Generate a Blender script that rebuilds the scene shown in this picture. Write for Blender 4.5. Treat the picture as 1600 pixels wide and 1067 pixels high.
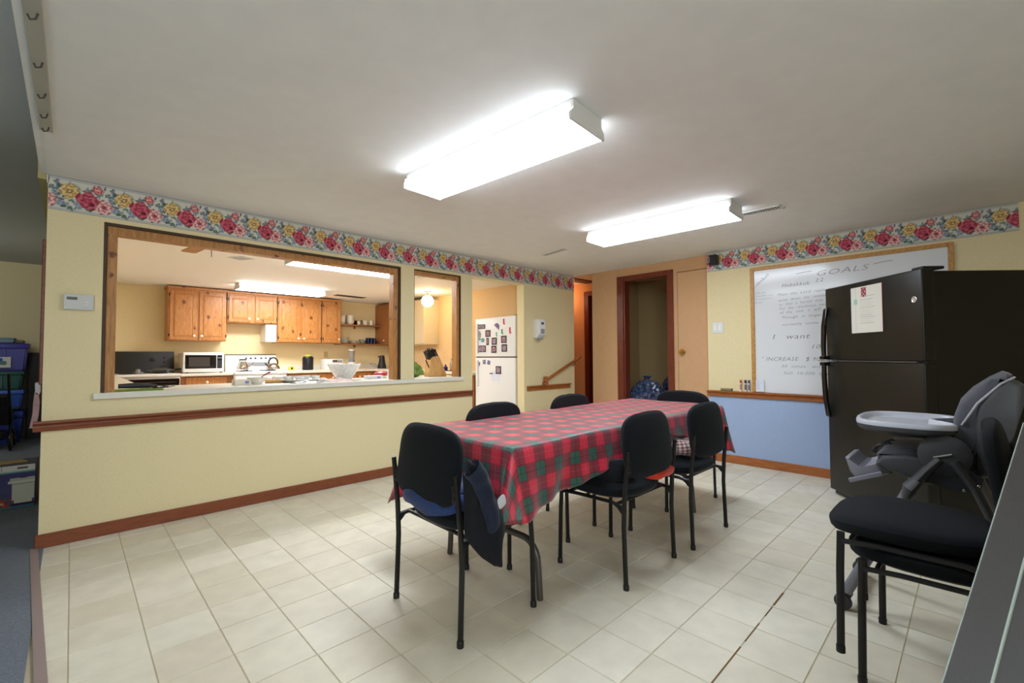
import bpy, bmesh, math, random
import numpy as np
from mathutils import Vector, Matrix, Euler
random.seed(7)
rng = np.random.default_rng(5)
scn = bpy.context.scene
for o in list(bpy.data.objects):
    bpy.data.objects.remove(o)
COL = scn.collection
PI = math.pi
CEIL = 2.275      # dining room ceiling
KC = 2.225        # kitchen ceiling

# ------------------------------------------------------------------ camera
def cam_axes(yaw, pitch, roll):
    cy, sy = math.cos(yaw), math.sin(yaw)
    fw = Vector((sy*math.cos(pitch), cy*math.cos(pitch), math.sin(pitch)))
    rt = Vector((cy, -sy, 0)); up = rt.cross(fw)
    return math.cos(roll)*rt+math.sin(roll)*up, -math.sin(roll)*rt+math.cos(roll)*up, fw
CAMP = Vector((0, -3.954, 1.145)); FPX = 703.7
RT, UP, FW = cam_axes(math.radians(44.333), math.radians(1.828), math.radians(-0.252))
cd = bpy.data.cameras.new('camera'); cam = bpy.data.objects.new('camera', cd); COL.objects.link(cam)
cd.sensor_width = 36; cd.lens = FPX*36/1600; cd.clip_start = 0.03; cd.clip_end = 60
M = Matrix((RT, UP, -FW)).transposed().to_4x4(); M.translation = CAMP
cam.matrix_world = M
scn.camera = cam
# ------------------------------------------------------------------ world / exposure
w = bpy.data.worlds.new('world'); scn.world = w; w.use_nodes = True
w.node_tree.nodes['Background'].inputs[0].default_value = (0.9, 0.93, 1, 1)
w.node_tree.nodes['Background'].inputs[1].default_value = 0.02
scn.view_settings.view_transform = 'Standard'; scn.view_settings.look = 'None'
scn.view_settings.gamma = 1; scn.view_settings.use_curve_mapping = False
scn.view_settings.exposure = 1.33
FLUO = 9.6; FLUO_K = 14.5
def point_light(name, loc, power, col, size=0.06):
    l = bpy.data.lights.new(name, 'POINT'); l.energy = power; l.color = col; l.shadow_soft_size = size
    o = bpy.data.objects.new(name, l); o.location = loc; COL.objects.link(o); return o
def area_light(name, loc, power, col, sx, sy):
    l = bpy.data.lights.new(name, 'AREA'); l.energy = power; l.color = col; l.shape = 'RECTANGLE'; l.size = sx; l.size_y = sy
    o = bpy.data.objects.new(name, l); o.location = loc; COL.objects.link(o); return o
# room lamps out of the frame: hall bulbs, the carpeted room's ceiling lamp; the rear area light is an added fill for the ceiling
point_light('hall_lamp_light', (5.46, 0.62, 2.05), 2.2, (1, .70, .42))
point_light('left_room_lamp_light', (-1.9, 3.6, 2.2), 9, (.95, .97, 1), .12)
ro = area_light('rear_fill_light', (-1.4, -5.6, 1.5), 34, (.9, .97, 1.05), 1.2, 1.2); ro.rotation_euler = (math.radians(128), 0, math.radians(-28))

# ------------------------------------------------------------------ materials
def lin(c):
    return tuple((x/12.92 if x <= .04045 else ((x+.055)/1.055)**2.4) for x in [v/255 for v in c])
MATS = {}
def mat(name, col, rough=.5, metal=0, spec=.5, noise=0, nscale=30, bump=0, bscale=200, emit=None, trans=0, ior=1.45, sheen=0, coat=0, stretch=None):
    if name in MATS: return MATS[name]
    m = bpy.data.materials.new(name); m.use_nodes = True; nt = m.node_tree; b = nt.nodes['Principled BSDF']
    c = lin(col)
    b.inputs['Base Color'].default_value = (*c, 1); b.inputs['Roughness'].default_value = rough
    b.inputs['Metallic'].default_value = metal; b.inputs['Specular IOR Level'].default_value = spec
    b.inputs['Transmission Weight'].default_value = trans; b.inputs['IOR'].default_value = ior
    b.inputs['Sheen Weight'].default_value = sheen; b.inputs['Coat Weight'].default_value = coat
    tc = nt.nodes.new('ShaderNodeTexCoord'); mp = nt.nodes.new('ShaderNodeMapping'); nt.links.new(tc.outputs['Object'], mp.inputs[0])
    if stretch: mp.inputs['Scale'].default_value = stretch
    if noise:
        n = nt.nodes.new('ShaderNodeTexNoise'); n.inputs['Scale'].default_value = nscale; n.inputs['Detail'].default_value = 5
        nt.links.new(mp.outputs[0], n.inputs[0])
        r = nt.nodes.new('ShaderNodeMapRange'); r.inputs['From Min'].default_value = .3; r.inputs['From Max'].default_value = .7
        r.inputs['To Min'].default_value = 1-noise; r.inputs['To Max'].default_value = 1+noise
        nt.links.new(n.outputs[0], r.inputs[0])
        mx = nt.nodes.new('ShaderNodeMix'); mx.data_type = 'RGBA'; mx.blend_type = 'MULTIPLY'; mx.inputs[0].default_value = 1
        mx.inputs[6].default_value = (*c, 1); nt.links.new(r.outputs[0], mx.inputs[7]); nt.links.new(mx.outputs[2], b.inputs['Base Color'])
    if bump:
        n2 = nt.nodes.new('ShaderNodeTexNoise'); n2.inputs['Scale'].default_value = bscale; n2.inputs['Detail'].default_value = 3
        nt.links.new(mp.outputs[0], n2.inputs[0])
        bp = nt.nodes.new('ShaderNodeBump'); bp.inputs['Strength'].default_value = bump; bp.inputs['Distance'].default_value = .002
        nt.links.new(n2.outputs[0], bp.inputs['Height']); nt.links.new(bp.outputs[0], b.inputs['Normal'])
    if emit:
        b.inputs['Emission Color'].default_value = (*emit[0], 1); b.inputs['Emission Strength'].default_value = emit[1]
    MATS[name] = m; return m
def wood(name, c1, c2, rough=.4, scale=(1, 1, 1), knots=0, spec=.5):
    if name in MATS: return MATS[name]
    m = bpy.data.materials.new(name); m.use_nodes = True; nt = m.node_tree; b = nt.nodes['Principled BSDF']; L = nt.links
    b.inputs['Roughness'].default_value = rough; b.inputs['Specular IOR Level'].default_value = spec
    tc = nt.nodes.new('ShaderNodeTexCoord'); mp = nt.nodes.new('ShaderNodeMapping'); mp.inputs['Scale'].default_value = scale
    L.new(tc.outputs['Object'], mp.inputs[0])
    n = nt.nodes.new('ShaderNodeTexNoise'); n.inputs['Scale'].default_value = 9; n.inputs['Detail'].default_value = 6; n.inputs['Distortion'].default_value = .6
    L.new(mp.outputs[0], n.inputs[0])
    cr = nt.nodes.new('ShaderNodeValToRGB'); cr.color_ramp.elements[0].position = .32; cr.color_ramp.elements[1].position = .68
    cr.color_ramp.elements[0].color = (*lin(c1), 1); cr.color_ramp.elements[1].color = (*lin(c2), 1)
    L.new(n.outputs[0], cr.inputs[0]); out = cr.outputs[0]
    if knots:
        sx = nt.nodes.new('ShaderNodeSeparateXYZ'); cx = nt.nodes.new('ShaderNodeCombineXYZ'); L.new(tc.outputs['Object'], sx.inputs[0])
        L.new(sx.outputs[0], cx.inputs[0]); zs = nt.nodes.new('ShaderNodeMath'); zs.operation = 'MULTIPLY'; zs.inputs[1].default_value = .7; L.new(sx.outputs[2], zs.inputs[0]); L.new(zs.outputs[0], cx.inputs[1])
        nd = nt.nodes.new('ShaderNodeTexNoise'); nd.inputs['Scale'].default_value = 24; L.new(tc.outputs['Object'], nd.inputs[0])
        ad = nt.nodes.new('ShaderNodeVectorMath'); ad.operation = 'MULTIPLY_ADD'; L.new(nd.outputs[1], ad.inputs[0]); ad.inputs[1].default_value = (.05, .05, .05); L.new(cx.outputs[0], ad.inputs[2])
        v = nt.nodes.new('ShaderNodeTexVoronoi'); v.voronoi_dimensions = '2D'; v.inputs['Scale'].default_value = knots; L.new(ad.outputs[0], v.inputs[0])
        sc_ = nt.nodes.new('ShaderNodeSeparateColor'); L.new(v.outputs['Color'], sc_.inputs[0])
        rad = nt.nodes.new('ShaderNodeMapRange'); rad.inputs['From Min'].default_value = .40; rad.inputs['From Max'].default_value = 1; rad.inputs['To Min'].default_value = .0; rad.inputs['To Max'].default_value = .135; L.new(sc_.outputs[0], rad.inputs[0])
        sb = nt.nodes.new('ShaderNodeMath'); sb.operation = 'SUBTRACT'; L.new(v.outputs['Distance'], sb.inputs[0]); L.new(rad.outputs[0], sb.inputs[1])
        r = nt.nodes.new('ShaderNodeMapRange'); r.inputs['From Min'].default_value = -.05; r.inputs['From Max'].default_value = .07; L.new(sb.outputs[0], r.inputs[0])
        mx = nt.nodes.new('ShaderNodeMix'); mx.data_type = 'RGBA'; L.new(r.outputs[0], mx.inputs[0])
        mx.inputs[6].default_value = (*lin((104, 52, 26)), 1); L.new(out, mx.inputs[7]); out = mx.outputs[2]
    L.new(out, b.inputs['Base Color']); MATS[name] = m; return m
def paint_mat(name, rough=.6, spec=.3):
    if name in MATS: return MATS[name]
    m = bpy.data.materials.new(name); m.use_nodes = True; nt = m.node_tree; b = nt.nodes['Principled BSDF']
    b.inputs['Roughness'].default_value = rough; b.inputs['Specular IOR Level'].default_value = spec
    a = nt.nodes.new('ShaderNodeAttribute'); a.attribute_name = 'paint'; nt.links.new(a.outputs['Color'], b.inputs['Base Color'])
    MATS[name] = m; return m

M_WALL = mat('cream_wallpaper', (232, 217, 172), .75, spec=.2, noise=.035, nscale=120, bump=.5, bscale=260, stretch=(1, 1, .5))
M_WALLW = mat('kitchen_wallpaper', (238, 220, 174), .7, spec=.2, noise=.03, nscale=90, bump=.2)
M_TAN = mat('tan_hall_paint', (206, 164, 122), .65, spec=.25, noise=.02, nscale=20)
M_BLUE = mat('blue_wainscot_paint', (162, 182, 216), .6, spec=.3, noise=.02, nscale=40)
M_CEIL = mat('ceiling_paint', (238, 238, 234), .8, spec=.15, noise=.02, nscale=8, bump=.25, bscale=300)
M_CEILK = mat('kitchen_ceiling_paint', (242, 238, 230), .7, spec=.2)
M_CEILL = mat('grey_ceiling_paint', (196, 200, 196), .8, spec=.15, bump=.6, bscale=200)
M_TRIM = wood('stained_trim', (118, 60, 34), (142, 78, 46), .4, (1.2, 1.2, 14))
M_TRIMX = wood('stained_oak_trim', (150, 84, 38), (180, 110, 56), .4, (1, 1, 14))
M_FRAME = wood('pine_frame', (160, 106, 52), (192, 138, 76), .45, (6, 6, 1), 9)
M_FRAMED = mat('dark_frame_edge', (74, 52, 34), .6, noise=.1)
M_CAB = wood('knotty_pine', (174, 108, 52), (202, 144, 82), .35, (9, 9, 1), 6.5)
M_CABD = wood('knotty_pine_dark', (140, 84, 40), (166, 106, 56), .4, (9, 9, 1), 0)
M_CHERRY = wood('red_brown_casing', (98, 40, 22), (124, 54, 32), .35, (9, 9, 1))
M_GLASSP = mat('white_porcelain', (240, 236, 222), .2)
M_WHITE = mat('white_enamel', (236, 236, 232), .25, noise=.01)
M_WHITEP = mat('white_plastic', (226, 226, 220), .4)
M_BLACKA = mat('black_appliance', (30, 29, 24), .30, spec=.4, bump=.08, bscale=500, noise=.06, nscale=5)
M_BLACKP = mat('black_plastic', (24, 24, 25), .35)
M_BLACKG = mat('black_glass', (12, 12, 14), .08)
M_FAB = mat('black_upholstery', (20, 24, 28), .9, spec=.2, noise=.12, nscale=400, bump=.6, bscale=700, sheen=.04)
M_METB = mat('black_metal', (34, 33, 33), .35, metal=.3, spec=.5)
M_METG = mat('dark_grey_metal', (92, 88, 84), .4, metal=.6)
M_CHROME = mat('chrome', (205, 205, 205), .15, metal=1)
M_STEEL = mat('brushed_steel', (126, 127, 132), .28, metal=1, noise=.06, nscale=60, stretch=(1, 30, 1))
M_COUNTER = mat('pale_laminate', (232, 226, 210), .35, noise=.03, nscale=20)
M_SILL = mat('sill_laminate', (226, 222, 208), .4, noise=.02, nscale=30)
M_BRASS = mat('brass', (190, 140, 70), .3, metal=.9)
M_LAMP = mat('diffuser_acrylic', (250, 250, 252), .4, emit=((.86, .955, 1.07), FLUO))
M_LAMPK = mat('diffuser_acrylic_kitchen', (250, 250, 250), .4, emit=((.95, .96, .98), FLUO_K))
M_LAMPS = mat('diffuser_side', (250, 250, 252), .4, emit=((.86, .955, 1.07), FLUO*.34))
M_LAMPKS = mat('diffuser_side_kitchen', (250, 250, 250), .4, emit=((.95, .96, .98), FLUO_K*.42))
M_LENS_END = mat('fixture_metal', (214, 212, 204), .45)
M_GLOBE = mat('opal_globe', (255, 250, 240), .4, emit=((1, .74, .44), 11))
M_CARPET = mat('blue_grey_carpet', (122, 128, 138), .95, spec=.1, noise=.2, nscale=160, bump=1, bscale=300)
M_DARK = mat('dark_void', (38, 30, 24), .8)
M_KNOB = mat('ceramic_knob', (240, 232, 214), .2)

# ------------------------------------------------------------------ mesh helpers
def new_obj(name, me, parent=None):
    o = bpy.data.objects.new(name, me); COL.objects.link(o)
    if parent is not None: o.parent = parent
    return o
def smooth(me, ang=35):
    me.polygons.foreach_set('use_smooth', [True]*len(me.polygons))
    try: me.set_sharp_from_angle(angle=math.radians(ang))
    except Exception: pass
def obj(name, bm, m, parent=None, loc=None, sm=True, rot=None):
    me = bpy.data.meshes.new(name); bmesh.ops.recalc_face_normals(bm, faces=bm.faces); bm.to_mesh(me); bm.free()
    for x in (m if isinstance(m, (list, tuple)) else [m]): me.materials.append(x)
    if sm: smooth(me)
    o = new_obj(name, me, parent)
    if loc is not None: o.location = loc
    if rot is not None: o.rotation_euler = rot
    return o
def tag(o, label=None, cat=None, group=None, kind=None):
    if label: o['label'] = label
    if cat: o['category'] = cat
    if group: o['group'] = group
    if kind: o['kind'] = kind
    return o
def thing(name, label, cat, loc=(0, 0, 0), rz=0, group=None):
    o = bpy.data.objects.new(name, None); COL.objects.link(o); o.location = loc; o.rotation_euler = (0, 0, rz)
    o.empty_display_size = .1
    return tag(o, label, cat, group)
def struct(name, bm, m, parent=None, label=None):
    o = obj(name, bm, m, parent)
    if parent is None: o['kind'] = 'structure'
    if label: o['label'] = label
    return o
def B(): return bmesh.new()
def box(bm, x0, y0, z0, x1, y1, z1, bev=0, mi=0, mtx=None, seg=1):
    vs = [bm.verts.new((x, y, z)) for x in (x0, x1) for y in (y0, y1) for z in (z0, z1)]
    fs = [bm.faces.new([vs[i] for i in f]) for f in ((0, 1, 3, 2), (4, 6, 7, 5), (0, 4, 5, 1), (2, 3, 7, 6), (0, 2, 6, 4), (1, 5, 7, 3))]
    for f in fs: f.material_index = mi
    if bev:
        es = list({e for f in fs for e in f.edges})
        r = bmesh.ops.bevel(bm, geom=es, offset=bev, segments=seg, affect='EDGES', profile=.6)
        vs = list({v for f in r['faces'] for v in f.verts} | {v for v in vs if v.is_valid})
        for f in r['faces']: f.material_index = mi
    if mtx is not None: bmesh.ops.transform(bm, matrix=mtx, verts=vs)
    return vs
def bxo(name, x0, y0, z0, x1, y1, z1, m, parent=None, bev=0, seg=1):
    b = B(); box(b, x0, y0, z0, x1, y1, z1, bev, seg=seg); return obj(name, b, m, parent)
def tube(bm, pts, r, seg=10, cap=True, mi=0, closed=False, flat=1.0):
    pts = [Vector(p) for p in pts]; n = len(pts); rings = []
    rr = r if isinstance(r, (list, tuple)) else [r]*n
    prev = None
    for i, p in enumerate(pts):
        if closed: t = pts[(i+1) % n]-pts[i-1]
        else: t = (pts[min(i+1, n-1)]-pts[max(i-1, 0)])
        t.normalize()
        if prev is None:
            a = Vector((0, 0, 1)) if abs(t.z) < .9 else Vector((1, 0, 0)); u = t.cross(a).normalized()
        else:
            u = (prev-t*prev.dot(t)).normalized()
        prev = u; v = t.cross(u)
        rings.append([bm.verts.new(p+(u*math.cos(2*PI*k/seg)+v*math.sin(2*PI*k/seg)*flat)*rr[i]) for k in range(seg)])
    m_ = n if closed else n-1
    for i in range(m_):
        a, b2 = rings[i], rings[(i+1) % n]
        for k in range(seg):
            f = bm.faces.new((a[k], a[(k+1) % seg], b2[(k+1) % seg], b2[k])); f.material_index = mi
    if cap and not closed:
        for rg, s in ((rings[0], -1), (rings[-1], 1)):
            f = bm.faces.new(rg if s < 0 else rg[::-1]); f.material_index = mi
def lathe(bm, prof, seg=24, c=(0, 0, 0), mi=0, mtx=None):
    rings = []; c = Vector(c); allv = []
    for r, z in prof:
        if r < 1e-5: v = bm.verts.new(c+Vector((0, 0, z))); rings.append([v]); allv.append(v)
        else:
            rg = [bm.verts.new(c+Vector((r*math.cos(2*PI*k/seg), r*math.sin(2*PI*k/seg), z))) for k in range(seg)]; rings.append(rg); allv += rg
    for a, b2 in zip(rings, rings[1:]):
        for k in range(seg):
            k2 = (k+1) % seg
            if len(a) == 1 and len(b2) == 1: continue
            if len(a) == 1: f = bm.faces.new((a[0], b2[k], b2[k2]))
            elif len(b2) == 1: f = bm.faces.new((a[k], a[k2], b2[0]))
            else: f = bm.faces.new((a[k], a[k2], b2[k2], b2[k]))
            f.material_index = mi
    if mtx is not None: bmesh.ops.transform(bm, matrix=mtx, verts=allv)
def prism(bm, pts, axis, a0, a1, mi=0, bev=0):
    """pts 2D outline extruded along axis ('x','y','z')."""
    def P(p, a):
        return {'x': (a, p[0], p[1]), 'y': (p[0], a, p[1]), 'z': (p[0], p[1], a)}[axis]
    v0 = [bm.verts.new(P(p, a0)) for p in pts]; v1 = [bm.verts.new(P(p, a1)) for p in pts]
    n = len(pts); fs = [bm.faces.new(v0), bm.faces.new(v1[::-1])]
    for i in range(n): fs.append(bm.faces.new((v0[i], v1[i], v1[(i+1) % n], v0[(i+1) % n])))
    for f in fs: f.material_index = mi
    if bev:
        es = list(fs[0].edges)+list(fs[1].edges)
        r = bmesh.ops.bevel(bm, geom=es, offset=bev, segments=3, affect='EDGES', profile=.5)
        for f in r['faces']: f.material_index = mi
def pad(bm, w_, d_, h, n=3.0, crown=.012, seg=44, mtx=None, mi=0, warp=None):
    """upholstered cushion: superellipse outline, rounded rim, slight crown."""
    prof = [(0, 1), (.35, 1), (.7, .96), (.88, .86), (.96, .68), (1, .35), (1, 0), (.985, -.5), (.95, -.85), (.86, -1), (0, -1)]
    rings = []; allv = []
    for s, zz in prof:
        z = zz*h/2+(crown*(1-s*s) if zz > 0 else 0)
        if s == 0: v = bm.verts.new((0, 0, z)); rings.append([v]); allv.append(v); continue
        rg = []
        for k in range(seg):
            a = 2*PI*k/seg; c, s_ = math.cos(a), math.sin(a)
            x = abs(c)**(2/n)*math.copysign(1, c)*w_/2*s; y = abs(s_)**(2/n)*math.copysign(1, s_)*d_/2*s
            rg.append(bm.verts.new((x, y, z)))
        rings.append(rg); allv += rg
    if warp:
        for v in allv: v.co = Vector(warp(v.co))
    for a, b2 in zip(rings, rings[1:]):
        for k in range(seg):
            k2 = (k+1) % seg
            if len(a) == 1: f = bm.faces.new((a[0], b2[k], b2[k2]))
            elif len(b2) == 1: f = bm.faces.new((a[k], a[k2], b2[0]))
            else: f = bm.faces.new((a[k], a[k2], b2[k2], b2[k]))
            f.material_index = mi
    if mtx is not None: bmesh.ops.transform(bm, matrix=mtx, verts=allv)
def paint_grid(name, w_, h_, nx, ny, fn, m, parent, O, U, V):
    """flat print: colour grid (nx*ny cells), origin O, unit axes U,V; fn(u,v)->rgb arrays (sRGB 0..255)."""
    us = np.linspace(0, w_, nx+1); vs = np.linspace(0, h_, ny+1)
    uu, vv = np.meshgrid(us, vs); uu = uu.ravel(); vv = vv.ravel()
    co = np.array(O)[None]+uu[:, None]*np.array(U)[None]+vv[:, None]*np.array(V)[None]
    i, j = np.meshgrid(np.arange(nx), np.arange(ny)); a = (j*(nx+1)+i).ravel()
    F = np.stack([a, a+1, a+nx+2, a+nx+1], 1)
    me = bpy.data.meshes.new(name)
    me.vertices.add(len(co)); me.vertices.foreach_set('co', co.astype(np.float32).ravel())
    me.loops.add(F.size); me.loops.foreach_set('vertex_index', F.ravel().astype(np.int32))
    me.polygons.add(len(F)); me.polygons.foreach_set('loop_start', (np.arange(len(F))*4).astype(np.int32))
    me.update(calc_edges=True)
    c = np.stack([np.broadcast_to(x, uu.shape) for x in fn(uu, vv)], 1)/255.0
    c = np.clip(c, 0, 1); c = np.where(c <= .04045, c/12.92, ((c+.055)/1.055)**2.4)
    at = me.color_attributes.new('paint', 'FLOAT_COLOR', 'POINT')
    at.data.foreach_set('color', np.concatenate([c, np.ones((len(c), 1))], 1).astype(np.float32).ravel())
    me.materials.append(m)
    return new_obj(name, me, parent)
def text_mesh(lines, m, name, parent):
    """lines: (text, origin, U, V, height, shear, offset)"""
    bm = bmesh.new()
    for s, O, U, V, h, sh, off in lines:
        c = bpy.data.curves.new('t', 'FONT'); c.body = s; c.size = h/.72; c.shear = sh; c.offset = off; c.resolution_u = 2
        c.space_character = 1.1
        t = bpy.data.objects.new('t', c); COL.objects.link(t)
        me = bpy.data.meshes.new_from_object(t)
        U = Vector(U); V = Vector(V); N = U.cross(V); mt = Matrix((U, V, N)).transposed().to_4x4(); mt.translation = Vector(O)
        me.transform(mt); bm.from_mesh(me)
        bpy.data.objects.remove(t); bpy.data.curves.remove(c); bpy.data.meshes.remove(me)
    me = bpy.data.meshes.new(name); bm.to_mesh(me); bm.free(); me.materials.append(m)
    return new_obj(name, me, parent)
def children(o): return [c for c in bpy.data.objects if c.parent == o]
def copy_tree(o, parent=None):
    c = o.copy(); COL.objects.link(c)
    if parent: c.parent = parent
    for ch in children(o): copy_tree(ch, c)
    return c
def dup(o, loc, rz=0, label=None, group=None):
    c = copy_tree(o); c.location = loc; c.rotation_euler = (0, 0, rz)
    if label: c['label'] = label
    if group: c['group'] = group
    return c

# ================================================================== STRUCTURE
XR = 5.036
# --- floors
b = B(); box(b, -.10, -6.2, -.06, 5.9, .0, -.0035)
M_GROUT = mat('floor_grout', (200, 187, 160), .6, noise=.05)
floor = struct('floor', b, M_GROUT)
b = B(); box(b, -.13, .0, -.06, 5.9, 4.9, -.001)
M_KFLOOR = mat('kitchen_vinyl', (226, 216, 194), .5, noise=.08, nscale=12)
struct('floor', b, M_KFLOOR)
b = B(); box(b, -5.0, -6.2, -.06, -.135, 5.9, .004)
box(b, -.135, -6.2, -.06, -.10, -.0, .004)
struct('floor', b, M_CARPET)
# tile material: per-object random tint plus mottling
def tile_mat(name, island):
    m = bpy.data.materials.new(name); m.use_nodes = True; nt = m.node_tree; bs = nt.nodes['Principled BSDF']; L = nt.links
    bs.inputs['Roughness'].default_value = .42; bs.inputs['Specular IOR Level'].default_value = .4
    if island: src = nt.nodes.new('ShaderNodeNewGeometry').outputs['Random Per Island']
    else: src = nt.nodes.new('ShaderNodeObjectInfo').outputs['Random']
    cr = nt.nodes.new('ShaderNodeValToRGB'); e = cr.color_ramp.elements
    e[0].color = (*lin((222, 213, 190)), 1); e[1].color = (*lin((232, 226, 207)), 1)
    L.new(src, cr.inputs[0])
    g = nt.nodes.new('ShaderNodeNewGeometry'); n = nt.nodes.new('ShaderNodeTexNoise'); n.inputs['Scale'].default_value = 9; n.inputs['Detail'].default_value = 7
    L.new(g.outputs['Position'], n.inputs[0])
    r = nt.nodes.new('ShaderNodeMapRange'); r.inputs['From Min'].default_value = .3; r.inputs['From Max'].default_value = .7; r.inputs['To Min'].default_value = .93; r.inputs['To Max'].default_value = 1.05
    L.new(n.outputs[0], r.inputs[0])
    mx = nt.nodes.new('ShaderNodeMix'); mx.data_type = 'RGBA'; mx.blend_type = 'MULTIPLY'; mx.inputs[0].default_value = 1
    L.new(cr.outputs[0], mx.inputs[6]); L.new(r.outputs[0], mx.inputs[7]); L.new(mx.outputs[2], bs.inputs['Base Color'])
    bp = nt.nodes.new('ShaderNodeBump'); bp.inputs['Strength'].default_value = .12; bp.inputs['Distance'].default_value = .002
    L.new(n.outputs[0], bp.inputs['Height']); L.new(bp.outputs[0], bs.inputs['Normal'])
    return m
M_TILE = tile_mat('vinyl_tile', False); M_TILES = tile_mat('vinyl_tile_far', True)
TX, TY = .2289, .225
def edge_x(y): return -.128+(-y)*.052       # vinyl/carpet seam, slightly out of square
def tile_geo(bm, x0, y0, x1, y1, L0=None, L1=None):
    g = .0015; x0 += g; x1 -= g; y0 += g; y1 -= g; c = .0016
    xa = L0 if L0 is not None else x0; xb = L1 if L1 is not None else x0
    lo = [bm.verts.new(p) for p in ((xa, y0, -.0035), (x1, y0, -.0035), (x1, y1, -.0035), (xb, y1, -.0035))]
    hi = [bm.verts.new(p) for p in ((xa+c, y0+c, 0), (x1-c, y0+c, 0), (x1-c, y1-c, 0), (xb+c, y1-c, 0))]
    bm.faces.new(hi)
    for i in range(4): bm.faces.new((lo[i], lo[(i+1) % 4], hi[(i+1) % 4], hi[i]))
bt = B(); tile_geo(bt, 0, 0, TX, TY); tme = bpy.data.meshes.new('tile'); bt.to_mesh(tme); bt.free(); tme.materials.append(M_TILE)
cells = []
for i in range(-2, 23):
    for k in range(-12, 15):
        x0 = .2400+i*TX; y0 = -3.286+k*TY; x1 = x0+TX; y1 = min(y0+TY, -.0)
        if x1 < edge_x(y0)+.02 or x0 > 5.03: continue
        c = Vector(((x0+x1)/2, (y0+y1)/2, 0))-CAMP; d = c.dot(FW)
        vis = d > .25 and abs(c.dot(RT)/d*FPX) < 900 and c.dot(UP)/d*FPX > -640
        cells.append((0 if vis else 1, c.length, x0, y0, min(x1, 5.036), y1))
cells.sort()
bs_ = B(); n_t = 0
for v, dd, x0, y0, x1, y1 in cells:
    full = x1-x0 > TX-1e-4 and y1-y0 > TY-1e-4 and x0 > edge_x(y0)+.005
    if v == 0 and n_t < 299:
        if full:
            o = new_obj('tile', tme, floor); o.location = (x0, y0, 0)
        else:
            bb = B(); L0 = edge_x(y0) if x0 < edge_x(y0)+.01 else None
            L1 = edge_x(y1) if L0 is not None else None
            tile_geo(bb, 0, 0, x1-x0, y1-y0, None if L0 is None else L0-x0, None if L1 is None else L1-x0)
            o = obj('tile', bb, M_TILE, floor, sm=False); o.location = (x0, y0, 0)
        n_t += 1
    else:
        L0 = edge_x(y0) if x0 < edge_x(y0)+.01 else None; L1 = edge_x(y1) if L0 is not None else None
        tile_geo(bs_, x0, y0, x1, y1, L0, L1)
o = obj('tile_field', bs_, M_TILES, floor, sm=False); o['kind'] = 'stuff'
# worn seam in the vinyl along the tile line
b = B(); s = -3.286
for xa, xb, wd in ((1.60, 1.90, .003), (1.95, 2.12, .002), (2.20, 2.30, .002), (2.32, 2.47, .0042)):
    box(b, xa, s-wd, -.002, xb, s+wd, .0006)
struct('seam_gap', b, mat('seam_dirt', (120, 92, 54), .8), floor)
# threshold strip between vinyl and carpet
b = B(); p = [(edge_x(0)-.03, 0), (edge_x(0)+.004, 0), (edge_x(-5)+.004, -5), (edge_x(-5)-.03, -5)]
prism(b, p, 'z', -.002, .007); struct('trim_1', b, mat('threshold_metal', (176, 158, 158), .4, metal=.4))
# --- ceilings
b = B(); box(b, -.13, -6.2, CEIL, 5.12, .0, CEIL+.08); ceiling = struct('ceiling', b, M_CEIL)
b = B(); box(b, 5.12, -6.2, CEIL, 6.7, .0, CEIL+.08); box(b, 5.1, 0, CEIL, 6.7, 3.2, CEIL+.08); struct('ceiling', b, mat('hall_ceiling_paint', (232, 202, 164), .8, spec=.1))
b = B(); box(b, -.13, .0, KC, 5.1, 4.9, KC+.12); struct('ceiling', b, M_CEILK)
b = B(); box(b, -5.0, -6.2, 2.52, -.13, 5.9, 2.6); struct('ceiling', b, M_CEILL)
b = B(); box(b, -.175, .12, 2.275, -.13, 5.65, 2.52); struct('ceiling_beam', b, mat('beam_yellow_paint', (204, 190, 130), .7)); bpy.data.objects['ceiling_beam'].name = 'trim_9'
b = B(); box(b, -.16, -6.2, 2.28, -.13, .0, 2.52); struct('trim_10', b, M_CEIL)

# --- wall_left with pass-through openings
W1 = (.135, 2.325, .915, 2.035); W2 = (2.475, 3.075, .915, 2.035); DO = (3.235, 4.075, 2.045); XE = 5.098
b = B(); t = .12
box(b, -.125, 0, 0, DO[0], t, W1[2]-.04)
box(b, -.125, 0, W1[2]-.04, W1[0], t, W1[3]); box(b, W1[1], 0, W1[2]-.04, W2[0], t, W1[3]); box(b, W2[1], 0, W1[2]-.04, DO[0], t, W1[3])
box(b, -.125, 0, W1[3], DO[0], t, CEIL)
box(b, DO[0], 0, DO[2], DO[1], t, CEIL); box(b, DO[1], 0, 0, XE, t, CEIL)
wall_left = struct('wall_left', b, M_WALL)
# --- right wall: cream above the rail, blue below
b = B(); box(b, XR, -6.2, .70, XR+.084, -1.905, CEIL); wall_right = struct('wall_right', b, M_WALL)
b = B(); box(b, XR, -6.2, 0, XR+.084, -1.905, .70); struct('wall_right', b, M_BLUE).name = 'wall_right_lower'
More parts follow.
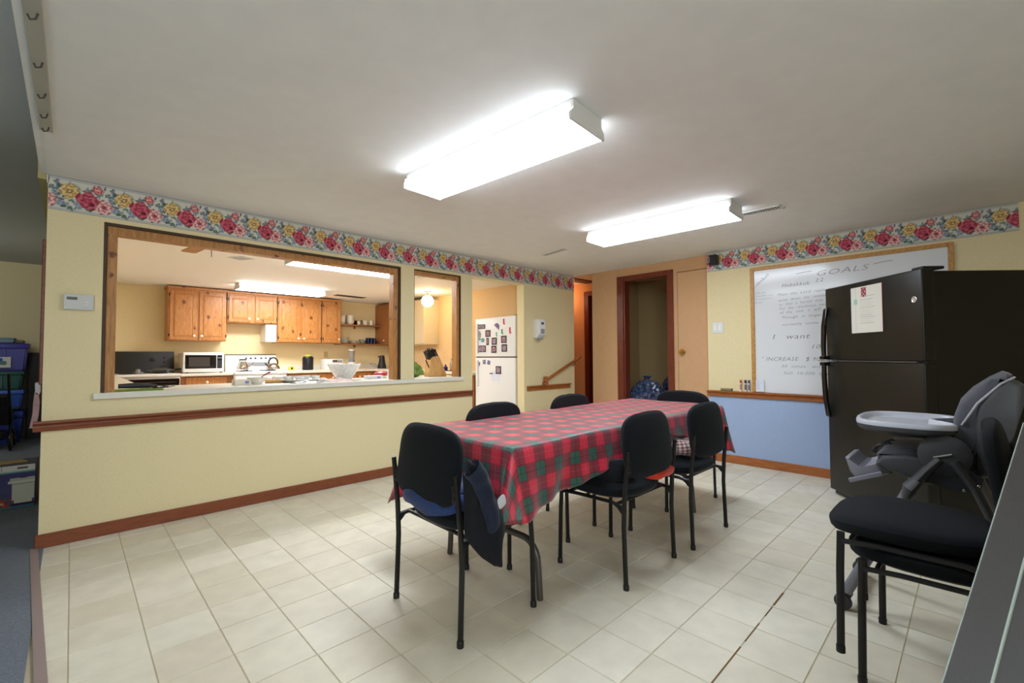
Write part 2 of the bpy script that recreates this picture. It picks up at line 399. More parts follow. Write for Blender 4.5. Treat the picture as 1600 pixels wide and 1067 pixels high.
# --- hall wall with closet opening and flush door
HX = 5.12
b = B(); box(b, HX, -6.2, 0, HX+.1, -1.52-.81, CEIL); box(b, HX, -1.52, 0, HX+.1, -1.45, CEIL)
box(b, HX, -2.33, 2.13, HX+.1, -1.52, CEIL)
box(b, HX, -1.45, 2.13, HX+.1, -.74, CEIL); box(b, HX, -.74, 0, HX+.1, -.36, CEIL)
box(b, HX, -.36, 0, HX+.61, -.30, CEIL)
struct('wall_hall', b, M_TAN)
b = B(); box(b, 6.25, -2.4, 0, 6.33, -.30, CEIL); box(b, 5.22, -2.4, 0, 6.25, -2.33, CEIL)
box(b, 5.73, -.36, 0, 6.25, -.30, CEIL)
struct('wall_closet', b, mat('closet_paint', (176, 150, 104), .8))
b = B(); box(b, 5.73, -.36, 2.13, 5.81, 3.2, CEIL); box(b, 5.73, .29, 0, 5.81, 3.2, 2.13); box(b, 5.1, 3.1, 0, 5.73, 3.2, CEIL)
box(b, 5.73, -.36, 0, 5.81, -.34, 2.13); box(b, 5.03, .12, 0, XE, 3.2, CEIL)
struct('wall_hall', b, mat('hall_orange_paint', (206, 140, 84), .7))
b = B(); box(b, 6.6, -.4, 0, 6.7, 3.2, CEIL); box(b, 5.81, .9, 0, 6.6, 1.0, CEIL); struct('wall_hall', b, mat('blue_room_paint', (66, 80, 96), .8))
b = B(); box(b, 5.12, -2.4, -.06, 6.7, 3.2, -.002); struct('floor', b, mat('hall_floor', (92, 58, 40), .5, noise=.1))
# --- kitchen walls
b = B(); box(b, -.125, 4.65, 0, 4.85, 4.77, KC); struct('wall_back', b, M_WALLW)
b = B(); box(b, 4.75, .12, 0, 4.83, 4.65, KC); struct('wall_kitchen', b, mat('kitchen_side_paint', (232, 200, 152), .7, spec=.2, noise=.02, nscale=60))
b = B(); box(b, -.125, .12, 0, -.06, 4.65, KC); struct('wall_kitchen', b, M_WALLW)
# --- carpeted room and the dining room's other walls
b = B(); box(b, -5.0, 5.65, 0, -.13, 5.77, 2.52); box(b, -5.1, -6.2, 0, -5.0, 5.77, 2.52); struct('wall_far', b, M_WALL)
b = B(); box(b, -5.0, -6.3, 0, 6.8, -6.2, 2.52); struct('wall_front', b, M_WALL)

# --- baseboards, rails
def rail(name, pts_yz, x0, x1, m):       # along x, profile in (y,z)
    b = B(); prism(b, pts_yz, 'x', x0, x1); return struct(name, b, m)
RP = [(0, .700), (-.016, .700), (-.02, .706), (-.02, .716), (-.012, .722), (-.012, .736), (-.026, .744), (-.034, .750), (-.034, .760), (0, .762)]
rail('trim_2', RP, -.16, 3.228, M_TRIM)
rail('trim_3', RP, 4.12, 4.985, M_TRIMX)
b = B(); prism(b, [(XR+y*1.25, z) for y, z in RP], 'y', -6.2, -1.895); 
for v in b.verts: v.co = Vector((v.co.x, v.co.y, v.co.z))
struct('trim_4', b, M_TRIMX)
b = B(); box(b, -.14, -.016, 0, 3.235, 0, .083, .004); struct('baseboard_left', b, M_TRIM)
b = B(); box(b, 4.075, -.016, 0, XE, 0, .083, .004); struct('baseboard_left', b, M_TRIM)
b = B(); box(b, XR-.016, -6.2, 0, XR, -1.905, .085, .004); struct('baseboard_right', b, M_TRIMX)
b = B(); box(b, XR-.02, -1.98, 0, XR+.06, -1.88, .135, .006); struct('trim_5', b, M_CHERRY)
b = B(); box(b, -.143, .05, .98, -.125, .1, 1.88, .004); struct('trim_6', b, M_TRIM)

# --- wallpaper border, painted as a flat print
PER = .2605
def flower(u, v, cu, cv, r, petals, twist, seedv):
    du = (u-cu+PER/2) % PER-PER/2; dv = v-cv; d = np.hypot(du, dv)/r; th = np.arctan2(dv, du)
    edge = 1+.10*np.sin(petals*th+seedv)+.05*np.sin(2.3*petals*th)
    mask = d < edge
    ring = .5+.5*np.sin(d*11+th*twist+seedv+1.5*np.sin(petals*th+seedv))
    return mask, d, ring
lf = np.random.default_rng(11)
LEAVES = [(lf.uniform(0, PER), lf.uniform(.018, .192), lf.uniform(.008, .020), lf.uniform(.35, .6), lf.uniform(0, 3.14),
           ((104, 134, 114), (80, 112, 96), (128, 152, 134), (144, 152, 160), (112, 126, 140), (184, 190, 172), (166, 176, 168))[int(lf.integers(0, 7))]) for _ in range(95)]
def border_fn(u, v):
    H = .21
    R = np.full_like(u, 214.); G = np.full_like(u, 212.); Bc = np.full_like(u, 198.)
    def put(m, c):
        R[m], G[m], Bc[m] = c
    def shade(m, k):
        R[m] *= k; G[m] *= k; Bc[m] *= k
    for cu, cv, r, asp, an, c in LEAVES:
        du = (u-cu+PER/2) % PER-PER/2; dv = v-cv; p = du*math.cos(an)+dv*math.sin(an); q = -du*math.sin(an)+dv*math.cos(an)
        m = (p/r)**2+(q/(r*asp))**2 < 1; put(m, c); shade(m & (np.abs(q) < r*.09), .72); shade(m & (q > r*asp*.45), .86)
    def rose(cu, cv, r, cols, pet, sd, core):
        m, d, rg = flower(u, v, cu, cv, r, pet, 2, sd); put(m, cols[0]); put(m & (rg > .62), cols[1]); put(m & (rg < .2), cols[2]); put(m & (d < .3), cols[3]); put(m & (d < .13), core); shade(m & (d > .9), .86)
        return m
    rose(.030, .130, .047, ((212, 178, 110), (230, 206, 148), (186, 142, 74), (150, 114, 58)), 6, 0, (228, 214, 170))
    rose(.192, .062, .046, ((222, 164, 156), (236, 206, 198), (190, 92, 104), (178, 78, 92)), 7, 2, (150, 50, 70))
    m = rose(.112, .086, .056, ((188, 74, 92), (208, 104, 118), (156, 50, 70), (176, 60, 82)), 5, 1, (196, 90, 106))
    m2 = (((u-.134+PER/2) % PER-PER/2)**2+(v-.066)**2 < .013**2) & m; put(m2, (108, 28, 48))
    rose(.160, .166, .027, ((202, 104, 110), (230, 160, 150), (142, 54, 68), (232, 166, 154)), 4, 3, (240, 190, 176))
    for cu, cv in ((.062, .056), (.225, .115), (.075, .035), (.245, .045)):
        m, d, rg = flower(u, v, cu, cv, .015, 5, 1, cu*90); put(m, (136, 152, 170)); put(m & (rg > .6), (170, 184, 192)); put(d < .25, (86, 104, 118))
    for a, c in ((.0, (112, 118, 126)), (.004, (182, 188, 190)), (.009, (150, 154, 156))):
        put((v >= a) & (v < a+.004), c); put((v <= H-a) & (v > H-a-.004), c)
    return R, G, Bc
MP = paint_mat('printed_paper', .55, .25)
o = paint_grid('wallpaper_border', XE+.122, .21, 1305, 52, lambda u, v: border_fn(u-.062, v), MP, wall_left, (-.122, -.0025, 2.064), (1, 0, 0), (0, 0, 1))
o = paint_grid('wallpaper_border', 2.31, .21, 577, 52, lambda u, v: border_fn(u-.365, v), MP, wall_right, (XR-.0025, -1.908, 2.064), (0, -1, 0), (0, 0, 1))

# --- pass-through frames (window_1, window_2), sill and peninsula top
def passframe(name, W, z0, e=.018, f=.052, left=True):
    x0, x1, _, z1 = W
    root = bpy.data.objects.new(name, None); COL.objects.link(root); root['kind'] = 'structure'; root.location = (0, 0, 0)
    r = .022
    def fr(nm, xa, za, xb, zb, y0, y1, m): bxo(nm, xa, y0, za, xb, y1, zb, m, root, .002)
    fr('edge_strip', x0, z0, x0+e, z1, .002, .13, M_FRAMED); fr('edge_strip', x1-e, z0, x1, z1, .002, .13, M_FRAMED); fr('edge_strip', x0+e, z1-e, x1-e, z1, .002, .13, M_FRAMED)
    if left: fr('frame_board', x0+e, z0, x0+e+f, z1-e, r, .11, M_FRAME)
    fr('frame_board', x1-e-f, z0, x1-e, z1-e, r, .11, M_FRAME)
    fr('frame_board', x0+e+(f if left else 0), z1-e-f, x1-e-f, z1-e, r, .11, M_FRAME)
    return root
passframe('window_1', W1, .915); passframe('window_2', W2, .915, .008, .038, False)
sill = thing('counter_top', 'long pale laminate ledge and peninsula top running under both kitchen pass-through openings', 'countertop', (0, 0, 0))
bxo('counter_slab', .0, .122, .877, 3.20, .62, .917, M_SILL, sill, .003)
bxo('ledge_nosing', .10, -.022, .877, 3.10, -.001, .917, M_SILL, sill, .003)
bxo('ledge_infill', .137, -.003, .877, 2.323, .123, .9168, M_SILL, sill); bxo('ledge_infill', 2.477, -.003, .877, 3.073, .123, .9168, M_SILL, sill)
bxo('counter_return', -.055, .62, .877, .41, 3.92, .917, M_SILL, sill, .004)
pc = thing('base_cabinet', 'pine base cabinets under the peninsula ledge, seen only past its far edge', 'cabinet', (0, 0, 0))
bxo('body', .0, .13, 0, 3.05, .58, .873, M_CABD, pc); bxo('body', -.05, .64, 0, .38, 3.9, .873, M_CABD, pc)

# --- closet door frame (door_1), flush door (door_2), far hall door (door_3)
d1 = bpy.data.objects.new('door_1', None); COL.objects.link(d1); d1['kind'] = 'structure'
cs = M_CHERRY
bxo('casing', HX-.016, -.79, 0, HX, -.70, 2.17, cs, d1, .004); bxo('casing', HX-.016, -1.475, 0, HX, -1.405, 2.17, cs, d1, .004); bxo('casing', HX-.016, -1.405, 2.105, HX, -.79, 2.17, cs, d1, .004)
bxo('jamb', HX, -.81, 0, HX+.11, -.79, 2.125, cs, d1); bxo('jamb', HX, -1.405, 0, HX+.11, -1.39, 2.125, cs, d1); bxo('jamb', HX, -1.39, 2.105, HX+.11, -.81, 2.125, cs, d1)
d2 = bpy.data.objects.new('door_2', None); COL.objects.link(d2); d2['kind'] = 'structure'
bxo('door_slab', HX-.006, -2.31, .01, HX+.035, -1.525, 2.122, M_TAN, d2, .003)
b = B(); lathe(b, [(0, 0), (.026, 0), (.028, .006), (.012, .01), (.011, .03), (.024, .036), (.03, .048), (.026, .06), (0, .064)], 20, mtx=Matrix.Translation((HX-.006, -1.585, 1.185)) @ Matrix.Rotation(-PI/2, 4, 'Y'))
k = obj('door_knob', b, M_BRASS, d2); k['label'] = 'brass knob'
d3 = bpy.data.objects.new('door_3', None); COL.objects.link(d3); d3['kind'] = 'structure'
cs3 = mat('red_casing', (104, 38, 22), .35)
bxo('casing', 5.714, .20, 0, 5.73, .27, 2.14, cs3, d3); bxo('casing', 5.714, -.34, 2.07, 5.73, .20, 2.14, cs3, d3)
bxo('jamb', 5.73, .19, 0, 5.84, .27, 2.11, cs3, d3); bxo('jamb', 5.73, -.30, 2.07, 5.84, .19, 2.11, cs3, d3)
bxo('rail_bar', 6.0, -.3, .86, 6.02, .5, .88, M_WHITEP, d3)
# handrail on the left wall
hr = thing('handrail', 'varnished wooden stair handrail rising on the wall right of the soap dispenser', 'handrail')
b = B(); tube(b, [(4.44, -.055, .83), (4.52, -.055, .865), (5.16, -.055, 1.125)], .02, 10); obj('rail', b, M_TRIMX, hr)
b = B(); box(b, 4.405, -.075, .762, 4.455, -.0, .80, .005); box(b, 4.41, -.07, .80, 4.45, -.02, .875, .006); obj('newel_block', b, M_TRIMX, hr)
b = B(); tube(b, [(5.05, -.001, 1.0), (5.05, -.04, 1.02), (5.05, -.055, 1.065)], .007, 8); obj('bracket', b, M_METG, hr)

# ================================================================== CEILING FIXTURES
def fixture(loc, rz, zc, label, lampm, wd=.285, ln=1.22):
    r = thing('ceiling_light', label, 'ceiling light', loc, rz, None)
    h = zc-loc[2]
    b = B(); prism(b, [(-wd/2+.02, h-.002), (-wd/2+.02, .052), (wd/2-.02, .052), (wd/2-.02, h-.002)], 'y', -ln/2+.004, ln/2-.004); obj('housing', b, M_LENS_END, r, sm=False)
    b = B(); prism(b, [(-wd/2+.006, 0), (wd/2-.006, 0), (wd/2, .006), (wd/2-.004, .052), (-wd/2+.004, .052), (-wd/2, .006)], 'y', -ln/2+.006, ln/2-.006); b.normal_update()
    bmesh.ops.recalc_face_normals(b, faces=b.faces)
    for f_ in b.faces: f_.material_index = 0 if f_.normal.z < -.5 else 1
    obj('diffuser', b, [lampm, M_LAMPS if lampm is M_LAMP else M_LAMPKS], r, sm=False)
    for s in (-1, 1):
        b = B(); prism(b, [(-wd/2-.002, -.003), (wd/2+.002, -.003), (wd/2+.002, .03), (wd/2-.022, .052), (wd/2-.022, h-.002), (-wd/2+.022, h-.002), (-wd/2+.022, .052), (-wd/2-.002, .03)], 'y', s*ln/2-.004, s*ln/2+.004)
        tube(b, [(.0, s*ln/2+.003, h*.7), (0, s*ln/2+.007, h*.7)], .006, 8); obj('end_cap', b, M_LENS_END, r, sm=False)
    return r
fixture((1.625, -2.137, 2.178), math.radians(4.2), CEIL, 'long white wraparound fluorescent ceiling light nearest the camera, largest in view', M_LAMP)
fixture((3.480, -2.143, 2.176), math.radians(2.2), CEIL, 'white wraparound fluorescent ceiling light over the far end of the table, beside the slotted vent', M_LAMP, .30)
fixture((2.23, 1.05, 2.135), PI/2, KC, 'nearer kitchen fluorescent light, seen at the top of the large pass-through', M_LAMPK)
fixture((2.315, 3.52, 2.14), PI/2, KC, 'fluorescent ceiling light right above the pine wall cabinets at the back of the kitchen', M_LAMPK)
g = thing('globe_light', 'round opal glass globe lamp hanging on a short rod, seen through the small pass-through', 'lamp', (4.21, 2.36, KC))
b = B(); lathe(b, [(0, 0), (.062, 0), (.055, -.012), (.012, -.024), (0, -.024)][::-1], 20); obj('canopy', b, M_METG, g)
b = B(); tube(b, [(0, 0, -.02), (0, 0, -.085)], .007, 8); obj('rod', b, M_METG, g)
b = B(); bmesh.ops.create_uvsphere(b, u_segments=28, v_segments=16, radius=.098, matrix=Matrix.Translation((0, 0, -.165))); obj('globe', b, M_GLOBE, g)

def vent(loc, rz, lx, ly, label, slats, dark=True):
    r = thing('ceiling_vent', label, 'vent', loc, rz)
    b = B(); f = .012
    box(b, -lx/2, -ly/2, -.006, lx/2, -ly/2+f, 0); box(b, -lx/2, ly/2-f, -.006, lx/2, ly/2, 0); box(b, -lx/2, -ly/2, -.006, -lx/2+f, ly/2, 0); box(b, lx/2-f, -ly/2, -.006, lx/2, ly/2, 0)
    obj('frame', b, M_WHITEP if not dark else mat('brown_vent', (92, 70, 50), .5), r, sm=False)
    b = B(); box(b, -lx/2+f, -ly/2+f, -.0015, lx/2-f, ly/2-f, -.0005); obj('backing', b, M_DARK, r)
    for i in range(slats):
        y = -ly/2+f+(i+.5)*(ly-2*f)/slats
        b = B(); box(b, -lx/2+f, y-.0028, -.0055, lx/2-f, y+.0028, -.002); obj('slat', b, M_WHITEP if not dark else mat('brown_vent', (92, 70, 50), .5), r, sm=False)
    return r
vent((3.845, -2.82, CEIL), 0, .10, .30, 'white slotted ceiling vent at the end of the far fluorescent light', 16, False)
vent((3.74, -.79, CEIL), math.radians(-9), .07, .35, 'narrow slotted ceiling vent near the floral border above the white refrigerator', 14, False)
vent((3.55, 3.83, KC), math.radians(95), .16, .56, 'brown floor-register style vent in the kitchen ceiling above the open shelves', 12, True)
vent((1.30, 1.60, KC), math.radians(30), .16, .20, 'small square white vent in the kitchen ceiling seen through the large pass-through', 8, False)
vent((3.42, 1.22, KC), math.radians(10), .06, .26, 'thin white vent in the kitchen ceiling in front of the globe lamp', 10, False)
h = thing('ceiling_grille', 'dark brown return grille in the hall ceiling beyond the end of the floral border', 'vent', (5.47, .10, CEIL))
b = B(); prism(b, [(-.27, -.03), (.24, -.06), (.26, .14), (.0, .17)], 'z', -.012, 0); obj('grille', b, mat('grille_brown', (60, 34, 24), .5), h)
# ceiling fan, only a blade tip drops below the header
fan = thing('ceiling_fan', 'wooden-bladed ceiling fan, one blade tip showing at the top of the large pass-through', 'fan', (.80, .57, 0))
b = B(); lathe(b, [(0, 2.07), (.05, 2.07), (.075, 2.09), (.075, 2.15), (.05, 2.18), (.05, KC), (0, KC)], 20); obj('motor', b, M_BRASS, fan)
for a in (98, 218, 338):
    b = B(); prism(b, [(.08, -.035), (.16, -.052), (.43, -.058), (.45, -.04), (.45, .04), (.43, .058), (.16, .052), (.08, .035)], 'z', 2.098, 2.105)
    bmesh.ops.rotate(b, verts=b.verts, cent=(0, 0, 0), matrix=Matrix.Rotation(math.radians(a), 3, 'Z')); obj('blade', b, wood('fan_blade', (150, 104, 52), (176, 128, 70), .4), fan)
b = B(); tube(b, [(.065, .16, 2.098), (.065, .16, 2.03)], .003, 6); obj('pull_chain', b, M_METG, fan)
# sliding-partition track with hanger clips at the ceiling edge, left
tr = thing('ceiling_track', 'pale partition track with dark hanger clips along the ceiling edge at the far left', 'track')
b = B(); box(b, -.135, -3.7, CEIL-.012, -.088, -.78, CEIL-.001, .002); obj('track_rail', b, mat('track_paint', (178, 178, 164), .5), tr)
for y in (-.85, -1.02, -1.24, -1.52, -1.86, -2.25):
    b = B(); tube(b, [(-.10, y, CEIL-.012), (-.105, y+.006, CEIL-.03), (-.118, y+.012, CEIL-.034), (-.124, y+.01, CEIL-.02)], .0035, 6); obj('clip', b, M_METG, tr)

# ================================================================== DINING TABLE AND CHAIRS
TZ = .75
tb = thing('folding_table', 'long folding banquet table with bent dark metal legs under the red plaid cloth', 'table', (2.525, -2.15, 0))
bxo('tabletop', -1.15, -.40, .712, 1.15, .40, .742, wood('table_laminate', (120, 90, 60), (140, 108, 76)), tb, .008)
for lx in (-.93, .74):
    def curve(s, x=lx):
        pts = [(x, 0, .265), (x, s*.20, .265)]
        for a in range(0, 91, 15): pts.append((x, s*(.24+.10*math.sin(math.radians(a))), .165+.10*math.cos(math.radians(a))))
        pts.append((x, s*.352, 0)); return pts
    for s in (-1, 1):
        b = B(); tube(b, curve(s), .0155, 12); obj('leg', b, M_METG, tb)
        b = B(); tube(b, [(lx, s*.10, .27), (lx, s*.10, .712)], .0145, 10); obj('post', b, M_METG, tb)
b = B(); tube(b, [(-.93, 0, .27), (-.55, 0, .70)], .008, 8); tube(b, [(.74, 0, .27), (.38, 0, .70)], .008, 8); obj('brace', b, M_METG, tb)

# plaid material from UV (cloth coordinates in metres)
def plaid(name, P_, red, green, mixc, line, yel, rough, sheen=.0):
    m = bpy.data.materials.new(name); m.use_nodes = True; nt = m.node_tree; bs = nt.nodes['Principled BSDF']; L = nt.links
    bs.inputs['Roughness'].default_value = rough; bs.inputs['Sheen Weight'].default_value = sheen; bs.inputs['Specular IOR Level'].default_value = .6
    uv = nt.nodes.new('ShaderNodeUVMap'); sp = nt.nodes.new('ShaderNodeSeparateXYZ'); L.new(uv.outputs[0], sp.inputs[0])
    def math_(op, a, b_=None, c=None):
        n = nt.nodes.new('ShaderNodeMath'); n.operation = op
        for i, x in enumerate((a, b_, c)):
            if x is None: continue
            if isinstance(x, (int, float)): n.inputs[i].default_value = x
            else: L.new(x, n.inputs[i])
        return n.outputs[0]
    def band(co, a, b_):
        fr = math_('FRACT', math_('DIVIDE', co, P_)); return math_('MULTIPLY', math_('GREATER_THAN', fr, a), math_('LESS_THAN', fr, b_))
    def mix(fac, a, b_):
        n = nt.nodes.new('ShaderNodeMix'); n.data_type = 'RGBA'; L.new(fac, n.inputs[0])
        for i, x in ((6, a), (7, b_)):
            if isinstance(x, tuple): n.inputs[i].default_value = (*lin(x), 1)
            else: L.new(x, n.inputs[i])
        return n.outputs[2]
    gx, gy = band(sp.outputs[0], .0, .46), band(sp.outputs[1], .0, .46)
    s = math_('ADD', gx, gy)
    col = mix(math_('GREATER_THAN', s, .5), red, mixc); col = mix(math_('GREATER_THAN', s, 1.5), col, green)
    for a, b_ in ((.47, .50), (.96, .99), (.215, .245)):
        col = mix(math_('MULTIPLY', math_('MAXIMUM', band(sp.outputs[0], a, b_), band(sp.outputs[1], a, b_)), .75), col, line)
    for a, b_ in ((.72, .735),):
        col = mix(math_('MULTIPLY', math_('MAXIMUM', band(sp.outputs[0], a, b_), band(sp.outputs[1], a, b_)), .5), col, yel)
    L.new(col, bs.inputs['Base Color']); return m
M_PLAID = plaid('red_green_plaid', .135, (216, 28, 64), (34, 90, 76), (136, 34, 52), (40, 20, 26), (206, 110, 104), .46, .3)
def interp(x, xs, ys): return float(np.interp(x, xs, ys))
X0, X1, Y0, Y1 = 1.362, 3.69, -2.562, -1.735
def cloth():
    # perimeter points, counter-clockwise from near-left corner
    per = []; R = .02; st = .022
    def seg(a, b_, nrm):
        n = max(2, int((Vector(b_)-Vector(a)).length/st))
        for i in range(n): per.append((Vector(a).lerp(Vector(b_), i/n), Vector(nrm)))
    def arc(cx, cy, a0):
        for i in range(8):
            a = math.radians(a0+90*i/8); d = Vector((math.cos(a), math.sin(a))); per.append((Vector((cx, cy))+d*R, d))
    arc(X0+R, Y0+R, 180); seg((X0+R, Y0), (X1-R, Y0), (0, -1)); arc(X1-R, Y0+R, 270); seg((X1, Y0+R), (X1, Y1-R), (1, 0))
    arc(X1-R, Y1-R, 0); seg((X1-R, Y1), (X0+R, Y1), (0, 1)); arc(X0+R, Y1-R, 90); seg((X0, Y1-R), (X0, Y0+R), (-1, 0))
    def hem(p):
        # lowest z of the cloth at a perimeter point
        dn = abs(p.y-Y0); 
        if p.y < Y0+.03: z = interp(p.x, [1.36, 1.40, 1.48, 1.75, 1.95, 2.12, 2.30, 2.50, 2.76, 2.92, 3.10, 3.3, 3.55, 3.69], [.43, .445, .462, .49, .525, .575, .61, .62, .628, .60, .56, .55, .45, .36])
        elif p.y > Y1-.03: z = interp(p.x, [1.36, 1.5, 2.2, 3.0, 3.5, 3.69], [.33, .50, .56, .56, .54, .45])
        elif p.x < X0+.03: z = interp(p.y, [Y0, Y0+.15, Y0+.35, -2.0, Y1-.12, Y1], [.43, .50, .52, .50, .40, .33])
        else: z = interp(p.y, [Y0, Y0+.08, Y0+.25, -2.0, Y1], [.36, .45, .52, .55, .45])
        return z
    N = len(per); K = 16; bm = bmesh.new(); uvl = bm.loops.layers.uv.new('UVMap'); UVc = {}
    def nv(co, uv): v = bm.verts.new(co); UVc[v] = uv; return v
    # top: rings shrinking to centre line
    rings = []; cx0, cx1, cy = X0+.4135, X1-.4135, (Y0+Y1)/2
    tops = [1, .985, .93]
    def ctr(p): return Vector((min(max(p.x, cx0), cx1), cy))
    for s in tops:
        rg = []
        for p, nr in per:
            q = ctr(p).lerp(p, s); z = TZ+.0015*math.sin(q.x*9)*math.sin(q.y*13)-(.004 if s == 1 else 0); rg.append(nv((q.x, q.y, z), (q.x, q.y)))
        rings.append(rg)
    for a, b_ in zip(rings, rings[1:]):
        for k in range(N):
            k2 = (k+1) % N; bm.faces.new((a[k], a[k2], b_[k2], b_[k]))
    tf_ = bm.faces.new(rings[-1]); bmesh.ops.triangulate(bm, faces=[tf_])
    prev = rings[0]
    corners = [Vector((X0, Y0)), Vector((X1, Y0)), Vector((X1, Y1)), Vector((X0, Y1))]
    amp = [.035, .05, .05, .09]
    for j in range(1, K+1):
        f = j/K; rg = []
        for i, (p, nr) in enumerate(per):
            hz = hem(p); L_ = TZ-hz; drop = L_*f
            cd_ = [(p-c).length for c in corners]; ci = int(np.argmin(cd_)); cw = math.exp(-(cd_[ci]/.10)**2)
            s = i*st
            fold = (.016*math.sin(s*17+1.3+f*1.5)+.012*math.sin(s*31+f*2.2)+.026*math.sin(s*7.3+f*.9))*f**1.1
            out = .006+.022*f**.8*min(1, L_/.2)+fold*.8*min(1, L_/.18)+cw*amp[ci]*f
            fl = (.5-.5*math.cos(f*PI)); 
            d = nr.copy()
            if ci == 3: d = (nr+Vector((-.55, .45))*cw).normalized()
            q = p+d*out
            # pull of the gathered cloth over the near chairs
            if p.y < Y0+.03 and 1.9 < p.x < 3.2: q.y -= .02*math.sin((p.x-1.9)/1.3*PI)*f
            z = TZ-.004-drop*(1-.05*fl)
            uv = (p.x+nr.x*drop, p.y+nr.y*drop); rg.append(nv((q.x, q.y, z), uv))
        for k in range(N):
            k2 = (k+1) % N; bm.faces.new((prev[k2], prev[k], rg[k], rg[k2]))
        prev = rg
    for f_ in bm.faces:
        for l in f_.loops: l[uvl].uv = UVc[l.vert]
    me = bpy.data.meshes.new('tablecloth'); bm.normal_update(); bm.to_mesh(me); bm.free(); me.materials.append(M_PLAID); smooth(me, 60)
    o = new_obj('tablecloth', me)
    md = o.modifiers.new('thick', 'SOLIDIFY'); md.thickness = .0015
    return tag(o, 'red and green plaid tablecloth draped over the long folding table', 'tablecloth')
cloth()

def make_chair():
    r = thing('dining_chair', '', 'chair')
    wseat = lambda v: (v.x, v.y, v.z-.03*(max(0, v.y-.08)/.15)**2+.012*(abs(v.x)/.23)**2)
    b = B(); pad(b, .47, .46, .062, 3.2, .014, mtx=Matrix.Translation((0, .035, .446)), warp=lambda v: (v.x, v.y, v.z-.02*(max(0, v.y)/.23)**3)); st_ = obj('seat', b, M_FAB, r)
    b = B(); pad(b, .45, .43, .024, 3.2, 0, mtx=Matrix.Translation((0, .03, .408)), warp=lambda v: (v.x, v.y, v.z+.012*((v.x/.22)**2+(v.y/.22)**2))); obj('seat_shell', b, M_BLACKP, r)
    mt = Matrix.Translation((0, -.212, .682)) @ Matrix.Rotation(math.radians(90-7), 4, 'X')
    # local +y of the pad is up; the top narrows into a soft D, the lower corners stay squarer
    wb = lambda v: (v.x*(1-.05*(max(0, v.y)/.17)**2), v.y-.017*(v.x/.23)**2*(1 if v.y > 0 else -.35), v.z-.016*(v.x/.23)**2)
    b = B(); pad(b, .475, .332, .044, 5.0, .010, mtx=mt, warp=lambda v: wb(v)); obj('backrest', b, M_FAB, r)
    for s in (-1, 1):
        b = B(); tube(b, [(s*.25, .207, 0), (s*.246, .203, .3), (s*.238, .200, .425)], .0125, 10, flat=.8); obj('leg', b, M_METB, r)
        b = B(); tube(b, [(s*.252, -.210, 0), (s*.25, -.200, .3), (s*.25, -.206, .45), (s*.248, -.228, .668)], [.0125, .0125, .0125, .0115], 10, flat=.8); obj('leg', b, M_METB, r)
        b = B(); tube(b, [(s*.244, .20, .395), (s*.235, .1, .400), (s*.235, -.12, .402), (s*.248, -.2, .39)], .0095, 8); obj('side_rail', b, M_METB, r)
        b = B(); prism(b, [(-.2, .35), (-.2, .40), (-.13, .405), (-.165, .385)], 'x', s*.249-.004, s*.249+.004); obj('gusset', b, M_METB, r)
        b = B(); box(b, s*.230-.018, -.226, .555, s*.230+.018, -.212, .625, .003); tube(b, [(s*.232, -.225, .575), (s*.232, -.229, .575)], .005, 8); tube(b, [(s*.232, -.225, .605), (s*.232, -.229, .605)], .005, 8); obj('bracket', b, M_METB, r)
        for (fx, fy) in ((s*.25, .207), (s*.252, -.210)):
            b = B(); lathe(b, [(0, 0), (.0145, 0), (.0145, .022), (.012, .026)], 12, c=(fx, fy, 0)); obj('foot_cap', b, M_BLACKP, r)
    for yy in (.16, -.15):
        b = B(); tube(b, [(-.238, yy, .398), (.238, yy, .398)], .009, 8); obj('cross_rail', b, M_METB, r)
    return r
ch = make_chair()
CG = 'black stacking chairs'
def place(o, x, y, rz, label, z=0):
    o.location = (x, y, z); o.rotation_euler = (0, 0, math.radians(rz)); o['label'] = label; o['group'] = CG; return o
c1 = place(ch, 1.33, -2.265, -90, 'black upholstered chair at the near end of the table with blue clothing on it')
c1.rotation_euler.z = math.radians(-91)
place(copy_tree(ch), 1.955, -1.975, 180, 'black upholstered chair on the far side of the table, in front of the white refrigerator')
place(copy_tree(ch), 2.79, -1.935, 180, 'black upholstered chair on the far side of the table, below the stair handrail')
place(copy_tree(ch), 3.51, -2.225, 90, 'black upholstered chair at the far end of the table, against the closet doorway')
place(copy_tree(ch), 2.21, -2.530, 0, 'black chair on the near side of the table with orange-red cloth on its seat')
place(copy_tree(ch), 2.890, -2.562, 0, 'black chair on the near side of the table with beige checked blanket')
place(copy_tree(ch), 2.243, -3.862, 0, 'lower black chair of the stacked pair in front of the high chair')
cu = place(copy_tree(ch), 2.252, -3.80, 0, 'upper black chair of the stacked pair in front of the high chair', .076)

# ================================================================== CLOTHES ON CHAIRS
def clothmesh(name, fn, nu, nv, m, parent=None, thick=.006, uvscale=None, closed=False):
    bm = bmesh.new(); uvl = bm.loops.layers.uv.new('UVMap'); g = []
    for j in range(nv+1):
        g.append([bm.verts.new(fn(i/nu, j/nv)) for i in range(nu+1)])
    for j in range(nv):
        for i in range(nu):
            f = bm.faces.new((g[j][i], g[j][i+1], g[j+1][i+1], g[j+1][i]))
            for l, (a, c) in zip(f.loops, ((i, j), (i+1, j), (i+1, j+1), (i, j+1))): l[uvl].uv = (a/nu*(uvscale or (1, 1))[0], c/nv*(uvscale or (1, 1))[1])
    me = bpy.data.meshes.new(name); bm.to_mesh(me); bm.free(); me.materials.append(m); smooth(me, 70)
    o = new_obj(name, me, parent); s = o.modifiers.new('s', 'SOLIDIFY'); s.thickness = thick; s.offset = 0
    d = o.modifiers.new('sub', 'SUBSURF'); d.levels = 1; d.render_levels = 1
    return o
M_NAVY = mat('navy_cloth', (24, 32, 54), .95, sheen=.08, noise=.25, nscale=25)
